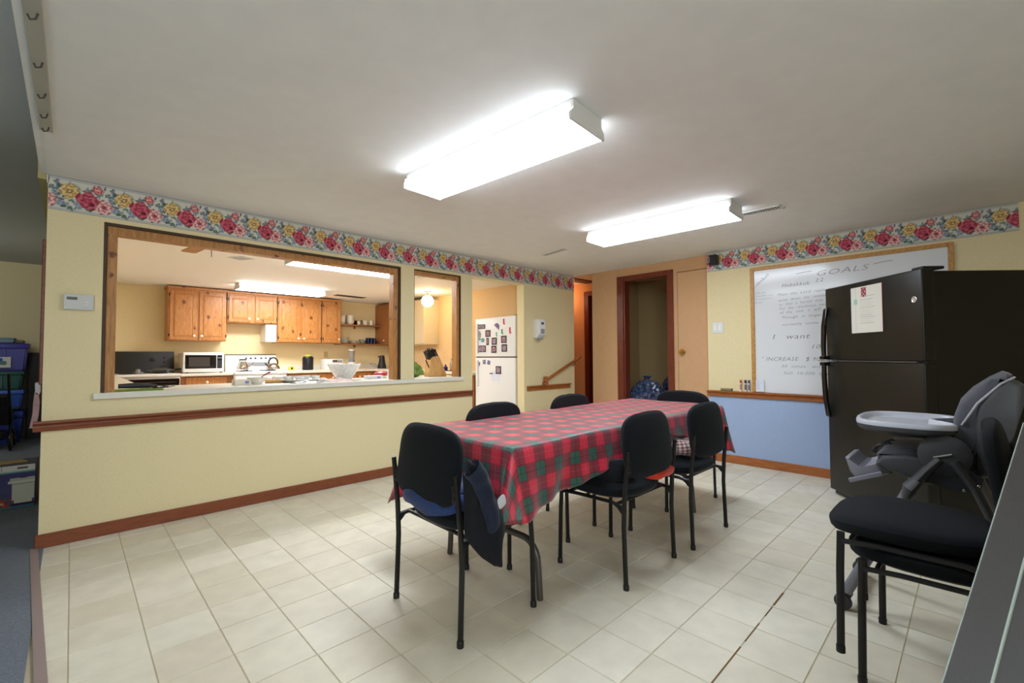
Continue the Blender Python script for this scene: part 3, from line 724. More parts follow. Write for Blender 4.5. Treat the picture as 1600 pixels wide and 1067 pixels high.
M_DKNAVY = mat('dark_navy_cloth', (12, 14, 22), .95, sheen=.05, noise=.2, nscale=25)
M_DENIM = mat('blue_fleece', (38, 60, 108), .95, sheen=.15, noise=.22, nscale=60, bump=.6, bscale=400)
M_ORANGE = mat('orange_red_cloth', (214, 56, 30), .8, sheen=.2, noise=.08)
# jacket hanging over the seat side and down below it, chair 1 (near end)
jk = thing('jacket', 'dark navy jacket with a white tag hanging off the near-end chair to the floor side', 'jacket', (0, 0, 0))
W = {0: [(1.12, .735), (1.20, .700), (1.245, .64), (1.262, .57), (1.33, .50), (1.345, .44), (1.315, .365), (1.275, .285)],
     1: [(1.10, .69), (1.10, .62), (1.10, .56), (1.10, .50), (1.10, .455), (1.125, .41), (1.18, .345), (1.262, .282)]}
def jf(u, v):
    a = v*7; i = min(6, int(a)); t = a-i
    r = [W[0][i][k]*(1-t)+W[0][i+1][k]*t for k in (0, 1)]; l = [W[1][i][k]*(1-t)+W[1][i+1][k]*t for k in (0, 1)]
    x = l[0]+(r[0]-l[0])*u; z = l[1]+(r[1]-l[1])*u
    y = -2.55-.030*math.sin(u*PI)-.010*math.sin(u*10+v*2)
    return (x, y, z)
clothmesh('jacket_body', jf, 22, 30, M_DKNAVY, jk, .012)
def sf(u, v):
    a = 2*PI*u; px = 1.11+.12*v**.8; pz = .715-.17*v-.09*v*v; r = .036-.008*v
    return (px+r*math.cos(a)*.9, -2.59+r*math.sin(a)*.8+.004*math.sin(v*20), pz+r*math.cos(a)*.7+.004*math.sin(v*31+a))
clothmesh('sleeve', sf, 14, 14, M_NAVY, jk, .004)
def tf(u, v): return (1.195+.042*u+.016*v, -2.640, .585-.048*v+.020*u)
t_ = clothmesh('care_tag', tf, 2, 2, mat('tag_white', (206, 208, 214), .7), jk, .001); t_['label'] = 'small white care tag'
# blue fleece folded on chair 1's seat
fz = thing('folded_fleece', 'folded blue fleece pushed under the backrest on the near-end chair seat', 'clothing', (1.235, -2.27, .485))
b = B(); pad(b, .34, .385, .07, 3.4, .012, mtx=Matrix.Translation((0, 0, .034)), warp=lambda v: (v.x, v.y, v.z+.008*math.sin(v.x*40+v.y*12)+.006*math.sin(v.y*33))); obj('lower_fold', b, M_DENIM, fz)
b = B(); pad(b, .28, .33, .03, 3.2, .01, mtx=Matrix.Translation((.04, -.01, .076)), warp=lambda v: (v.x, v.y, v.z+.008*math.sin(v.x*30+v.y*22))); obj('upper_fold', b, mat('blue_fleece_dark', (36, 58, 106), .95, sheen=.4, noise=.2, nscale=60), fz)
# orange cloth and dark coat on chair 5
oc = thing('folded_cloth', 'folded orange-red cloth on the seat of the near-side middle chair', 'clothing', (2.37, -2.635, .480))
b = B(); pad(b, .27, .26, .040, 4, .008, mtx=Matrix.Translation((0, 0, .016)) @ Matrix.Rotation(.1, 4, 'Z'), warp=lambda v: (v.x, v.y, v.z+.005*math.sin(v.x*50+v.y*20))); obj('fold', b, M_ORANGE, oc)
b = B(); pad(b, .23, .23, .02, 4, .006, mtx=Matrix.Translation((-.005, 0.005, .050)), warp=lambda v: (v.x, v.y, v.z+.005*math.sin(v.x*44+v.y*30))); obj('fold', b, mat('red_cloth', (176, 34, 30), .8), oc)
dc = thing('dark_coat', 'crumpled black coat lying beside the orange-red cloth on the middle chair', 'clothing', (2.13, -2.52, .488))
b = B(); pad(b, .22, .34, .10, 2.6, .02, mtx=Matrix.Translation((0, 0, .05)), warp=lambda v: (v.x, v.y, v.z*(1+.2*math.sin(v.x*30+v.y*17))+.008*math.sin(v.y*31))); obj('coat_body', b, M_DKNAVY, dc)
# beige check blanket on chair 6
M_CHECK = plaid('beige_check', .03, (206, 176, 164), (60, 50, 62), (150, 118, 112), (90, 60, 66), (200, 90, 90), .9, .3)
def bf(u, v):
    a = u*2*PI; r = (abs(math.cos(a))**3.2+abs(math.sin(a))**3.2)**(-1/3.2)
    s = math.sin(v*PI)**.45; x = 2.915+.185*r*math.cos(a)*s; y = -2.545+.175*r*math.sin(a)*s
    z = .495+.05*(1-math.cos(v*PI))+.007*math.sin(a*5+v*9)
    return (x, y, z)
bk = clothmesh('checked_blanket', bf, 36, 14, M_CHECK, None, .003, (1.3, .3)); tag(bk, 'beige and red checked blanket folded on the far near-side chair seat', 'blanket')

# ================================================================== RIGHT WALL
wb = thing('whiteboard', 'large oak-framed whiteboard covered in handwriting behind the black refrigerator', 'whiteboard')
YA, YB, ZA, ZB = -2.355, -3.868, .764, 2.042
b = B(); box(b, XR-.012, YB+.02, ZA+.0, XR-.001, YA-.02, ZB-.02)
obj('writing_surface', b, mat('whiteboard_gloss', (226, 228, 230), .14, spec=.5, noise=.015, nscale=3), wb)
MO = wood('oak_frame', (176, 124, 60), (204, 154, 88), .4, (1, 5, 5))
for nm, c in (('frame_side', (XR-.022, YA-.036, ZA, XR, YA, ZB)), ('frame_side', (XR-.022, YB, ZA, XR, YB+.036, ZB)), ('frame_top', (XR-.022, YB+.036, ZB-.036, XR, YA-.036, ZB))):
    bxo(nm, c[0], c[1], c[2], c[3], c[4], c[5], MO, wb, .003)
SX = XR-.0128; U_ = (0, -1, 0); V_ = (0, 0, 1)
def L(s, y, z, h, rot=0.0, sh=.25, off=-.004, wide=1.0):
    a = rot; U = Vector((0, -math.cos(a), math.sin(a)))*wide; V = Vector((0, math.sin(a), math.cos(a)))
    return (s, (SX, y, z), U, V, h, sh, -.0005)
MI = mat('marker_ink', (120, 122, 130), .6); MI2 = mat('marker_ink_dark', (84, 88, 98), .6)
text_mesh([L('GOALS', -2.925, 1.885, .050, .03, wide=1.7)], mat('faint_ink', (158, 160, 166), .6), 'handwriting', wb)
text_mesh([
           L('Habakkuk', -2.640, 1.812, .034, .01, wide=1.15), L('2:2', -2.925, 1.832, .034, .0),
           L('Then  the  Lord  replied', -2.600, 1.728, .026, .03, wide=1.1), L('write  down  the  revelation', -2.610, 1.672, .024, .05, wide=1.05),
           L('so  that  a  herald  may', -2.613, 1.630, .024, .05, wide=1.05), L('For  the  revelation  awaits', -2.616, 1.590, .024, .04, wide=1.05),
           L('of  the  end,  it  will', -2.617, 1.548, .025, .04, wide=1.1), L('Though  it  linger,', -2.632, 1.500, .026, .02, wide=1.2),
           L('certainly  come  a', -2.640, 1.430, .026, .02, wide=1.2)], MI2, 'handwriting', wb)
text_mesh([L('I   want    to', -2.545, 1.300, .050, 0, wide=1.35), L('10,', -2.870, 1.200, .042, 0, wide=1.3), L('" INCREASE   $ 900,000', -2.440, 1.085, .038, 0, wide=1.12),
           L('30  times   with  $10', -2.620, 1.018, .030, 0, wide=1.2), L('Sell  10,000  books', -2.640, .952, .030, 0, wide=1.2)], MI, 'handwriting', wb)
text_mesh([L('you can', -2.400, 1.770, .020), L('remember you', -2.395, 1.738, .018), L('be intentional', -2.395, 1.708, .018), L('in my', -2.395, 1.672, .020)], MI2, 'handwriting', wb)
b = B()
for (ya, za, yb, zb) in ((-2.77, 1.928, -2.90, 1.940), (-3.36, 1.938, -3.49, 1.952)): tube(b, [(SX, ya, za), (SX, (ya+yb)/2, (za+zb)/2+.003), (SX, yb, zb)], .0018, 5)
for i in range(9):
    y = -2.40-.014*i; z = 1.84+.012*i+.01*math.sin(i*2); tube(b, [(SX, y, z), (SX, y-.014, z+.016), (SX, y-.006, z+.03), (SX, y-.024, z+.022)], .0013, 4)
obj('drawn_lines', b, MI2, wb)
nt_ = thing('paper_note', 'small white paper note standing at the lower left corner of the whiteboard', 'note')
bxo('sheet', XR-.026, -2.468, .770, XR-.024, -2.392, .888, mat('note_paper', (222, 224, 236), .7), nt_)
text_mesh([(s, (XR-.0265, -2.398, z), Vector((0, -1, 0)), Vector((0, 0, 1)), .010, .2, 0) for s, z in (('1%s ...', .872), ('goal list', .852), ('ideas', .834), ('plan', .816), ('notes', .798))], mat('note_ink', (130, 140, 190), .7), 'note_text', nt_)
def marker(y, col, label):
    r = thing('marker', label, 'marker', (XR-.022, y, .762), 0, 'dry-erase markers')
    b = B(); lathe(b, [(0, 0), (.009, 0), (.009, .085), (.006, .09), (0, .09)], 12); obj('barrel', b, mat('marker_barrel', (228, 226, 222), .4), r)
    b = B(); lathe(b, [(0, .088), (.0095, .088), (.0095, .112), (.008, .122), (0, .122)], 12); obj('cap', b, mat('cap_'+label.split()[0], col, .35), r)
    b = B(); lathe(b, [(.0092, .02), (.0094, .021), (.0094, .075), (.0092, .076)], 12); obj('barrel_print', b, mat('print_'+label.split()[0], tuple(int(.5*c+90) for c in col), .5), r)
marker(-2.245, (196, 70, 50), 'red-capped marker standing on the rail left of the whiteboard')
marker(-2.292, (26, 26, 30), 'black-capped marker standing on the rail left of the whiteboard')
marker(-2.325, (96, 60, 150), 'purple-capped marker standing against the left frame of the whiteboard')
er = thing('board_eraser', 'tan felt board eraser lying on the rail under the light switch', 'eraser', (XR-.022, -2.10, .762))
bxo('felt', -.018, -.055, 0, .018, .055, .018, mat('felt_grey', (120, 112, 90), .9), er, .002); bxo('back', -.019, -.056, .018, .019, .056, .028, mat('eraser_back', (168, 152, 108), .6), er, .002)
sw = thing('light_switch', 'white two-gang light switch plate between the hall corner and the whiteboard', 'switch')
bxo('plate', XR-.007, -2.075, 1.382, XR, -1.957, 1.502, M_WHITEP, sw, .003)
for y in (-1.992, -2.040): bxo('toggle', XR-.014, y-.016, 1.41, XR-.006, y+.016, 1.475, mat('switch_rocker', (240, 240, 236), .3), sw, .002)
sp = thing('wall_speaker', 'small black cube speaker mounted high on the floral border corner', 'speaker')
bxo('cabinet', XR-.085, -2.045, 2.125, XR-.003, -1.955, 2.235, mat('speaker_black', (14, 12, 14), .3), sp, .012, 3)
b = B(); box(b, XR-.087, -2.037, 2.133, XR-.083, -1.963, 2.227, .002); obj('grille', b, M_BLACKP, sp)
b = B(); [box(b, XR-.0885, -1.972+.0, z, XR-.0865, -1.967, z+.014) for z in (2.155, 2.178, 2.20)]; obj('logo_mark', b, mat('logo_white', (220, 220, 224), .4), sp)

# ================================================================== LEFT WALL DEVICES
th = thing('thermostat', 'pale grey thermostat on the cream wall left of the large pass-through', 'thermostat')
bxo('case', -.044, -.028, 1.447, .094, 0, 1.545, mat('thermostat_plastic', (206, 208, 202), .45), th, .005, 2)
bxo('display', -.030, -.0295, 1.508, .018, -.027, 1.526, mat('lcd', (92, 98, 86), .3), th)
bxo('button', .05, -.031, 1.470, .066, -.027, 1.480, M_WHITEP, th, .001); bxo('button', .05, -.031, 1.49, .066, -.027, 1.50, M_WHITEP, th, .001)
ds = thing('soap_dispenser', 'white wall soap dispenser with a grey window above the short stair rail', 'dispenser')
b = B(); prism(b, [(0, 1.385), (-.05, 1.37), (-.10, 1.42), (-.105, 1.58), (-.085, 1.612), (0, 1.612)], 'x', 4.24, 4.37, 0, .008); obj('housing', b, M_WHITE, ds)
bxo('window', 4.285, -.108, 1.545, 4.335, -.103, 1.575, mat('disp_dark', (90, 96, 110), .3), ds); bxo('push_button', 4.275, -.112, 1.43, 4.345, -.10, 1.49, mat('disp_grey', (150, 152, 162), .4), ds, .004)
bxo('drip_cup', 4.27, -.09, 1.355, 4.34, -.04, 1.372, mat('disp_grey', (150, 152, 162), .4), ds, .003)

# ================================================================== BLACK REFRIGERATOR
FA = Vector((4.5, -3.1, 0)); FB = Vector((3.83, -3.75, 0)); fd = (FB-FA).normalized()
# local frame: origin at front-left floor corner (door plane), +X along the front (to camera right), +Y into the body
fr = thing('refrigerator', 'tall black top-freezer refrigerator standing at an angle before the whiteboard', 'refrigerator', (4.5, -3.1, 0), math.atan2(fd.y, fd.x))
FW_ = .915; T = .075
bxo('cabinet', .0, T+.008, .03, FW_-.01, .70, 1.675, M_BLACKA, fr, .004)
bxo('freezer_door', .0, 0, 1.100, FW_, T, 1.69, M_BLACKA, fr, .010, 3)
bxo('fridge_door', .0, 0, .045, FW_, T, 1.086, M_BLACKA, fr, .010, 3)
bxo('door_gasket', .012, T-.002, .06, FW_-.012, T+.01, 1.68, mat('gasket', (12, 12, 12), .7), fr)
b = B(); box(b, FW_-.11, T-.045, 1.690, FW_-.02, T+.09, 1.708, .004); obj('hinge', b, M_BLACKP, fr); b = B(); box(b, FW_-.055, .02, 1.086, FW_-.0, T, 1.10); obj('hinge', b, M_BLACKP, fr)
bxo('kick_grille', .02, .03, .012, FW_-.02, .06, .045, M_BLACKP, fr)
bxo('centre_trim', .06, -.002, 1.088, FW_-.05, .02, 1.098, M_METG, fr); 
b = B(); box(b, -.02, -.05, 1.089, .10, -.02, 1.097); obj('handle_gap_trim', b, M_CHROME, fr)
for nm, za, zb in (('freezer_handle', 1.103, 1.535), ('fridge_handle', .625, 1.082)):
    b = B(); zc = zb if za > 1 else za; ze = za if za > 1 else zb
    prism_h = [(.0, zc), (-.020, zc+(ze-zc)*.03), (-.040, zc+(ze-zc)*.35), (-.047, zc+(ze-zc)*.75), (-.045, ze), (-.025, ze), (-.027, zc+(ze-zc)*.7), (-.018, zc+(ze-zc)*.3), (.0, zc+(ze-zc)*.08)]; prism(b, prism_h, 'x', .0, .040, 0, .005)
    box(b, -.016, -.05, min(ze, ze+.03*(1 if za < 1 else 1)) - (.03 if za < 1 else 0), .04, .002, max(ze, ze) + (.03 if za > 1 else 0), .004)
    obj(nm, b, mat('fridge_handle_black', (20, 18, 18), .18, coat=.5), fr)
for x in (.06, FW_-.08):
    b = B(); lathe(b, [(0, 0), (.02, 0), (.02, .03), (0, .03)], 12, c=(x, .10, 0)); obj('foot', b, M_BLACKP, fr)
b = B(); lathe(b, [(0, 0), (.020, 0), (.021, .003), (.017, .005), (.015, .004), (0, .005)], 24, mtx=Matrix.Translation((.858, -.0, 1.497)) @ Matrix.Rotation(PI/2, 4, 'X')); obj('badge', b, mat('badge_silver', (214, 214, 216), .25, metal=.8), fr)['label'] = 'round silver badge'
# letter taped on the freezer door
lt = thing('letter', 'white letter with a red picture at its top stuck on the black freezer door', 'letter', (4.5, -3.1, 0), math.atan2(fd.y, fd.x))
def letter_fn(u, v):
    R = np.full_like(u, 214.); G = np.full_like(u, 210.); Bc = np.full_like(u, 198.)
    def put(m, c): R[m], G[m], Bc[m] = c
    put((u > .045) & (u < .05), (196, 190, 184))
    for i in range(14):
        z = .27-.0145*i-(0.01 if i > 0 else 0); ln = .235-.02*((i*37) % 5)/2
        a = .10 if i else .16
        put((np.abs(v-z) < .0014) & (u > a*.9) & (u < ln) & (np.sin(u*900+i*3) > -.6), (150, 148, 146))
    put((u > .03) & (u < .065) & (v > .215) & (v < .255), (150, 190, 172))
    m = (u > .105) & (u < .155) & (v > .265) & (v < .335); put(m, (150, 52, 58)); put(m & (np.sin(u*230)*np.sin(v*190) > .2), (206, 176, 170)); put(m & (np.sin(u*170+1)*np.sin(v*260) < -.5), (84, 44, 60))
    put(u < .004, (150, 196, 184)); put(u > .298, (196, 90, 96))
    return R, G, Bc
lo = paint_grid('sheet', .302, .345, 151, 172, letter_fn, MP, lt, (.300, -.003, 1.305), (1, 0, 0), (0, 0, 1))
sm_ = lo.modifiers.new('s', 'SOLIDIFY'); sm_.thickness = .001; sm_.offset = 0

# ================================================================== HIGH CHAIR
HC = Vector((2.735, -3.80, 0))
hc = thing('high_chair', 'grey folding high chair with a white tray in front of the black refrigerator', 'high chair', HC)
M_HG = mat('highchair_grey', (74, 75, 78), .55, noise=.04); M_HF = mat('highchair_fabric', (80, 82, 90), .85, sheen=.2, noise=.05, nscale=200); M_HD = mat('highchair_dark', (46, 46, 50), .6)
M_HL = mat('highchair_lavender', (132, 132, 142), .45); M_TRAY = mat('tray_white', (200, 203, 214), .3)
# tray: rounded outline with a concave rear edge
def tray_outline(s):
    pts = []
    for k in range(72):
        a = 2*PI*k/72; c, n = math.cos(a), math.sin(a); x = .25*s*abs(c)**(2/3.2)*math.copysign(1, c); y = .185*s*abs(n)**(2/3.2)*math.copysign(1, n)
        if y < 0: y += .115*s*math.exp(-(x/.10)**2)
        pts.append((x, y))
    return pts
b = B(); lv = [(.90, -.045), (.97, -.035), (1.0, -.016), (1.0, -.004), (.985, .004), (.94, .006), (.90, .002), (.87, -.012), (.84, -.016)]
rg = []
for s, z in lv: rg.append([b.verts.new((x, y+.055, .852+z)) for x, y in tray_outline(s)])
for i, (a_, b2) in enumerate(zip(rg, rg[1:])):
    for k in range(72): f = b.faces.new((a_[k], a_[(k+1) % 72], b2[(k+1) % 72], b2[k])); f.material_index = 1 if i < 2 else 0
f = b.faces.new(rg[-1]); bmesh.ops.triangulate(b, faces=[f]); f = b.faces.new(rg[0][::-1]); f.material_index = 1; bmesh.ops.triangulate(b, faces=[f])
obj('tray', b, [M_TRAY, M_HG], hc)['label'] = 'white tray with grey underside'
b = B(); box(b, -.10, -.03, .78, .10, .12, .81, .012, seg=2); obj('tray_latch', b, M_HG, hc)
def yz(name, pts, x0, x1, m, bev=.015):
    b = B(); prism(b, pts, 'x', x0, x1, 0, bev); return obj(name, b, m, hc)
yz('back_shell', [(-.15, .66), (-.155, .76), (-.145, .86), (-.16, .94), (-.20, 1.01), (-.245, 1.045), (-.285, 1.03), (-.285, .96), (-.255, .84), (-.215, .70), (-.195, .66)], -.19, .19, M_HG, .025)
yz('back_cushion', [(-.10, .67), (-.088, .80), (-.09, .88), (-.11, .945), (-.15, 1.0), (-.20, 1.045), (-.24, 1.072), (-.258, 1.064), (-.25, 1.04), (-.205, .985), (-.165, .92), (-.15, .86), (-.155, .76), (-.15, .66)], -.175, .175, M_HF, .028)
for s in (-1, 1):
    b = B(); tube(b, [(s*.178, -.115, .86), (s*.182, -.16, .95), (s*.180, -.225, 1.03), (s*.16, -.262, 1.055)], .007, 8, flat=.6); obj('piping', b, mat('piping_light', (176, 174, 182), .6), hc)
yz('seat_base', [(-.16, .60), (-.17, .68), (-.10, .70), (.06, .715), (.14, .70), (.16, .66), (.13, .64), (.0, .60)], -.175, .175, M_HG, .02)
yz('seat_cushion', [(-.12, .70), (.05, .712), (.13, .705), (.155, .68), (.16, .70), (.13, .735), (.05, .74), (-.10, .73)], -.16, .16, M_HF, .012)
b = B(); prism(b, [(.10, .705), (.155, .69), (.165, .655), (.15, .62), (.11, .615), (.10, .66)], 'x', -.15, .15, 0, .01); obj('leg_rest_hinge', b, M_HG, hc)
b = B(); prism(b, [(.13, .675), (.215, .620), (.235, .625), (.262, .665), (.280, .662), (.262, .60), (.235, .565), (.215, .568), (.12, .615)], 'x', -.13, .13, 0, .008)
obj('footrest', b, M_HL, hc)
for s in (-1, 1):
    b = B(); box(b, s*.142-.006, .14, .56+.02, s*.142+.006, .275, .60, .003); bmesh.ops.rotate(b, verts=b.verts, cent=(0, .2, .6), matrix=Matrix.Rotation(math.radians(-24), 3, 'X')); obj('footrest_side', b, M_HL, hc)
for i in range(4):
    b = B(); tube(b, [(-.10, .246+i*.007, .632+i*.010), (.10, .246+i*.007, .632+i*.010)], .003, 6); obj('footrest_rib', b, M_HD, hc)
b = B(); tube(b, [(-.06, .12, .74), (-.03, .165, .72), (0, .19, .69), (.03, .165, .72), (.06, .12, .74)], .008, 8, flat=.5); box(b, -.02, .178, .68, .02, .194, .70, .003); obj('crotch_strap', b, M_HD, hc)
for s in (-1, 1):
    X_ = s*.205
    b = B(); lathe(b, [(0, -.016), (.072, -.016), (.082, -.006), (.082, .006), (.070, .014), (.02, .018), (0, .018)], 28, mtx=Matrix.Translation((X_, -.062, .735)) @ Matrix.Rotation(s*PI/2, 4, 'Y')); obj('hub', b, M_HG, hc)
    b = B(); tube(b, [(X_+s*.020, -.085, .745), (X_+s*.020, -.03, .725)], .004, 6); obj('hub_slot', b, mat('slot_light', (160, 158, 150), .5), hc)
    b = B(); tube(b, [(X_, -.05, .72), (X_, .0, .655), (X_+s*.004, .035, .60)], [.032, .030, .036], 14, flat=.6); obj('leg_sleeve', b, M_HG, hc)
    b = B(); tube(b, [(X_, .02, .62), (X_+s*.004, .045, .585), (X_+s*.004, .06, .54)], [.042, .054, .032], 16, flat=.5); obj('height_knuckle', b, M_HG, hc)
    b = B(); tube(b, [(X_+s*.024, .015, .615), (X_+s*.026, .055, .575)], .009, 8); obj('knuckle_button', b, mat('slot_light', (160, 158, 150), .5), hc)
    b = B(); tube(b, [(X_, .05, .56), (X_, .17, .30), (X_+s*.01, .275, .075)], [.021, .020, .022], 12, flat=.75); obj('front_leg', b, M_HL, hc)
    b = B(); tube(b, [(X_, -.09, .715), (X_, -.15, .61), (X_, -.24, .36), (X_+s*.01, -.33, .07)], [.030, .022, .019, .020], 12, flat=.7); obj('rear_leg', b, M_HG, hc)
    b = B(); prism(b, [(-.13, .69), (.0, .66), (.0, .62), (-.08, .60), (-.16, .61), (-.17, .66)], 'x', X_-.006, X_+.006); obj('side_plate', b, M_HD, hc)
    for yy in (.275, -.33):
        b = B(); tube(b, [(X_-s*.01, yy, .075), (X_+s*.01, yy+.012*(1 if yy > 0 else -1), .045)], [.026, .024], 12); obj('foot_block', b, M_HD, hc)
        b = B(); lathe(b, [(0, -.012), (.030, -.012), (.034, -.006), (.034, .006), (.030, .012), (0, .012)], 20, mtx=Matrix.Translation((X_+s*.024, yy+.01*(1 if yy > 0 else -1), .034)) @ Matrix.Rotation(PI/2, 4, 'Y')); obj('wheel', b, M_HD, hc)
    for py_, pz_ in ((.0, .655), (-.155, .635), (-.115, .612)):
        b = B(); bmesh.ops.create_uvsphere(b, u_segments=10, v_segments=6, radius=.006, matrix=Matrix.Translation((X_+s*.024, py_, pz_))); obj('rivet', b, M_CHROME, hc)
for yy in (.275, -.33):
    b = B(); tube(b, [(-.2, yy, .075), (.2, yy, .075)], .016, 10); obj('cross_bar', b, M_HG, hc)
for i, (dx, dy, dz) in enumerate(((-.16, -.02, .22), (-.10, -.05, .27), (-.13, .0, .18))):
    b = B(); tube(b, [(dx, -.29, 1.02), (dx-.01, -.325+dy*.3, .98), (dx-.02, -.335+dy*.4, 1.02-dz*.6), (dx, -.315+dy*.3, 1.02-dz), (dx+.015, -.30, 1.02-dz*.7)], .005, 6, flat=.5); obj('harness_strap', b, M_HG, hc)
b = B(); box(b, -.15, -.33, .80, -.135, -.318, .845, .003); obj('strap_buckle', b, M_HG, hc)

# ================================================================== STEEL SHEET, lower right
ss = thing('steel_sheet', 'brushed stainless steel panel with a folded lip leaning at the lower right edge', 'metal panel', (0, 0, 0))
def sp_(t_, wy):   # t_ along the leaning edge, wy away from it
    P0 = Vector((.81, -3.75, .0)); P1 = Vector((1.955, -4.05, .945)); return P0.lerp(P1, t_)+Vector((0, -wy, 0))
nS = (Vector((1.145, -.3, .945)).cross(Vector((0, -1, 0)))).normalized()*-1
def slab(nm, w0, w1, off, th_, m):
    b = B(); v = [sp_(t_, w_)+nS*o_ for o_ in (off, off+th_) for t_, w_ in ((0, w0), (1, w0), (1, w1), (0, w1))]; vs = [b.verts.new(p) for p in v]
    for f in ((0, 1, 2, 3), (7, 6, 5, 4), (0, 4, 5, 1), (1, 5, 6, 2), (2, 6, 7, 3), (3, 7, 4, 0)): b.faces.new([vs[i] for i in f])
    return obj(nm, b, m, ss, sm=False)
slab('lip', 0, .066, 0, .004, M_STEEL); slab('sheet', .066, .70, -.004, .004, M_STEEL)
b = B(); tube(b, [sp_(0, 0)+nS*.002, sp_(1, 0)+nS*.002], .0022, 6); tube(b, [sp_(0, .066)+nS*.003, sp_(1, .066)+nS*.003], .003, 6); obj('bright_edge', b, mat('edge_bright', (214, 232, 226), .25, metal=.6), ss)

# ================================================================== KITCHEN
def knob(parent, x, y, z, d=(0, -1, 0)):
    b = B(); mt = Matrix.Translation((x, y, z)) @ Vector((0, 0, 1)).rotation_difference(Vector(d)).to_matrix().to_4x4()
    lathe(b, [(0, 0), (.006, 0), (.006, .01), (.016, .018), (.018, .026), (.012, .033), (0, .035)], 14, mtx=mt); return obj('knob', b, M_KNOB, parent)
def pdoor(parent, x0, x1, z0, z1, y, kx=None, kz=None, nm='door', m=None, hinge=None):
    """raised-panel door, front face towards -Y at y"""
    m = m or M_CAB
    b = B(); box(b, x0, y-.018, z0, x1, y, z1, .004); d = obj(nm, b, m, parent)
    f = .052 if (z1-z0) > .25 else .03
    b = B()
    xs, zs = (x0+f, x1-f), (z0+f, z1-f)
    i = .022
    o_ = [(xs[0], y-.0185, zs[0]), (xs[1], y-.0185, zs[0]), (xs[1], y-.0185, zs[1]), (xs[0], y-.0185, zs[1])]
    g_ = [(xs[0]+.008, y-.013, zs[0]+.008), (xs[1]-.008, y-.013, zs[0]+.008), (xs[1]-.008, y-.013, zs[1]-.008), (xs[0]+.008, y-.013, zs[1]-.008)]
    p_ = [(xs[0]+i, y-.0225, zs[0]+i), (xs[1]-i, y-.0225, zs[0]+i), (xs[1]-i, y-.0225, zs[1]-i), (xs[0]+i, y-.0225, zs[1]-i)]
    R_ = [[b.verts.new(q) for q in rr] for rr in (o_, p_)]
    for k in range(4): b.faces.new((R_[0][k], R_[0][(k+1) % 4], R_[1][(k+1) % 4], R_[1][k]))
    b.faces.new(R_[1]); obj('raised_panel', b, m, d, sm=False)
    # darker bead standing in for the shade line round the panel
    b = B(); tube(b, [Vector(q)+Vector((0, -.001, 0)) for q in o_], .0028, 4, closed=True); obj('groove_shade', b, M_CABD, d)
    if kx is not None: knob(d, kx, y-.018, kz)
    if hinge is not None:
        for hz in (z0+.07, z1-.07):
            b = B(); box(b, hinge-.008, y-.024, hz-.022, hinge+.008, y-.016, hz+.022, .002); obj('hinge', b, M_BLACKP, d)
    return d
CY = 4.33
def wallcab(name, label, x0, x1, z0, z1, doors, y0=CY, y1=4.648, grp=None):
    r = thing(name, label, 'cabinet', (0, 0, 0), 0, grp)
    bxo('body', x0, y0, z0, x1, y1, z1, M_CAB, r, .002)
    for (a, c, ks, hs) in doors:
        pdoor(r, a, c, z0+.012, z1-.055, y0, ks, z0+.075 if z1-z0 > .6 else z0+.07, hinge=hs)
    b = B(); box(b, x0-.012, y0-.02, z1-.03, x1+.012, y1, z1+.004, .004); obj('crown', b, M_CAB, r)
    return r
wallcab('wall_cabinet', 'knotty pine double-door wall cabinet above the microwave, leftmost of the row', 1.00, 1.745, 1.395, 2.205, [(1.02, 1.350, 1.318, 1.015), (1.385, 1.735, 1.415, 1.738)])
wallcab('wall_cabinet', 'short knotty pine double-door wall cabinet over the white range', 1.757, 2.49, 1.700, 2.20, [(1.775, 2.09, 2.06, 1.772), (2.155, 2.48, 2.185, 2.485)])
wallcab('wall_cabinet', 'tall knotty pine double-door wall cabinet right of the short one over the range', 2.502, 3.242, 1.39, 2.20, [(2.515, 2.862, 2.835, 2.512), (2.895, 3.225, 2.925, 3.23)])
wallcab('wall_cabinet', 'knotty pine single-door wall cabinet next to the open shelves', 3.256, 3.60, 1.39, 2.20, [(3.27, 3.585, 3.55, 3.268)])
fl = thing('filler_panel', 'pale painted filler panel at the side of the tall pine wall cabinet', 'panel'); bxo('panel', 2.32, 4.34, 1.40, 2.49, 4.648, 1.69, M_COUNTER, fl)
# right wall cabinets
rc = thing('wall_cabinet', 'pine wall cabinet on the kitchen side wall right of the open shelves', 'cabinet'); bxo('body', 4.46, 3.75, 1.37, 4.748, 4.64, 2.19, M_CABD, rc, .002)
bxo('door', 4.442, 3.77, 1.385, 4.46, 4.28, 2.15, M_CABD, rc, .004); knob(rc, 4.442, 4.22, 1.46, (-1, 0, 0))
wc = thing('wall_cabinet', 'plain pale wall cabinet behind the globe lamp', 'cabinet'); bxo('body', 4.45, 2.80, 1.36, 4.748, 3.60, 2.165, mat('cab_pale', (222, 206, 170), .5), wc, .003); bxo('door', 4.434, 2.81, 1.37, 4.45, 3.20, 2.155, mat('cab_pale', (222, 206, 170), .5), wc, .003)
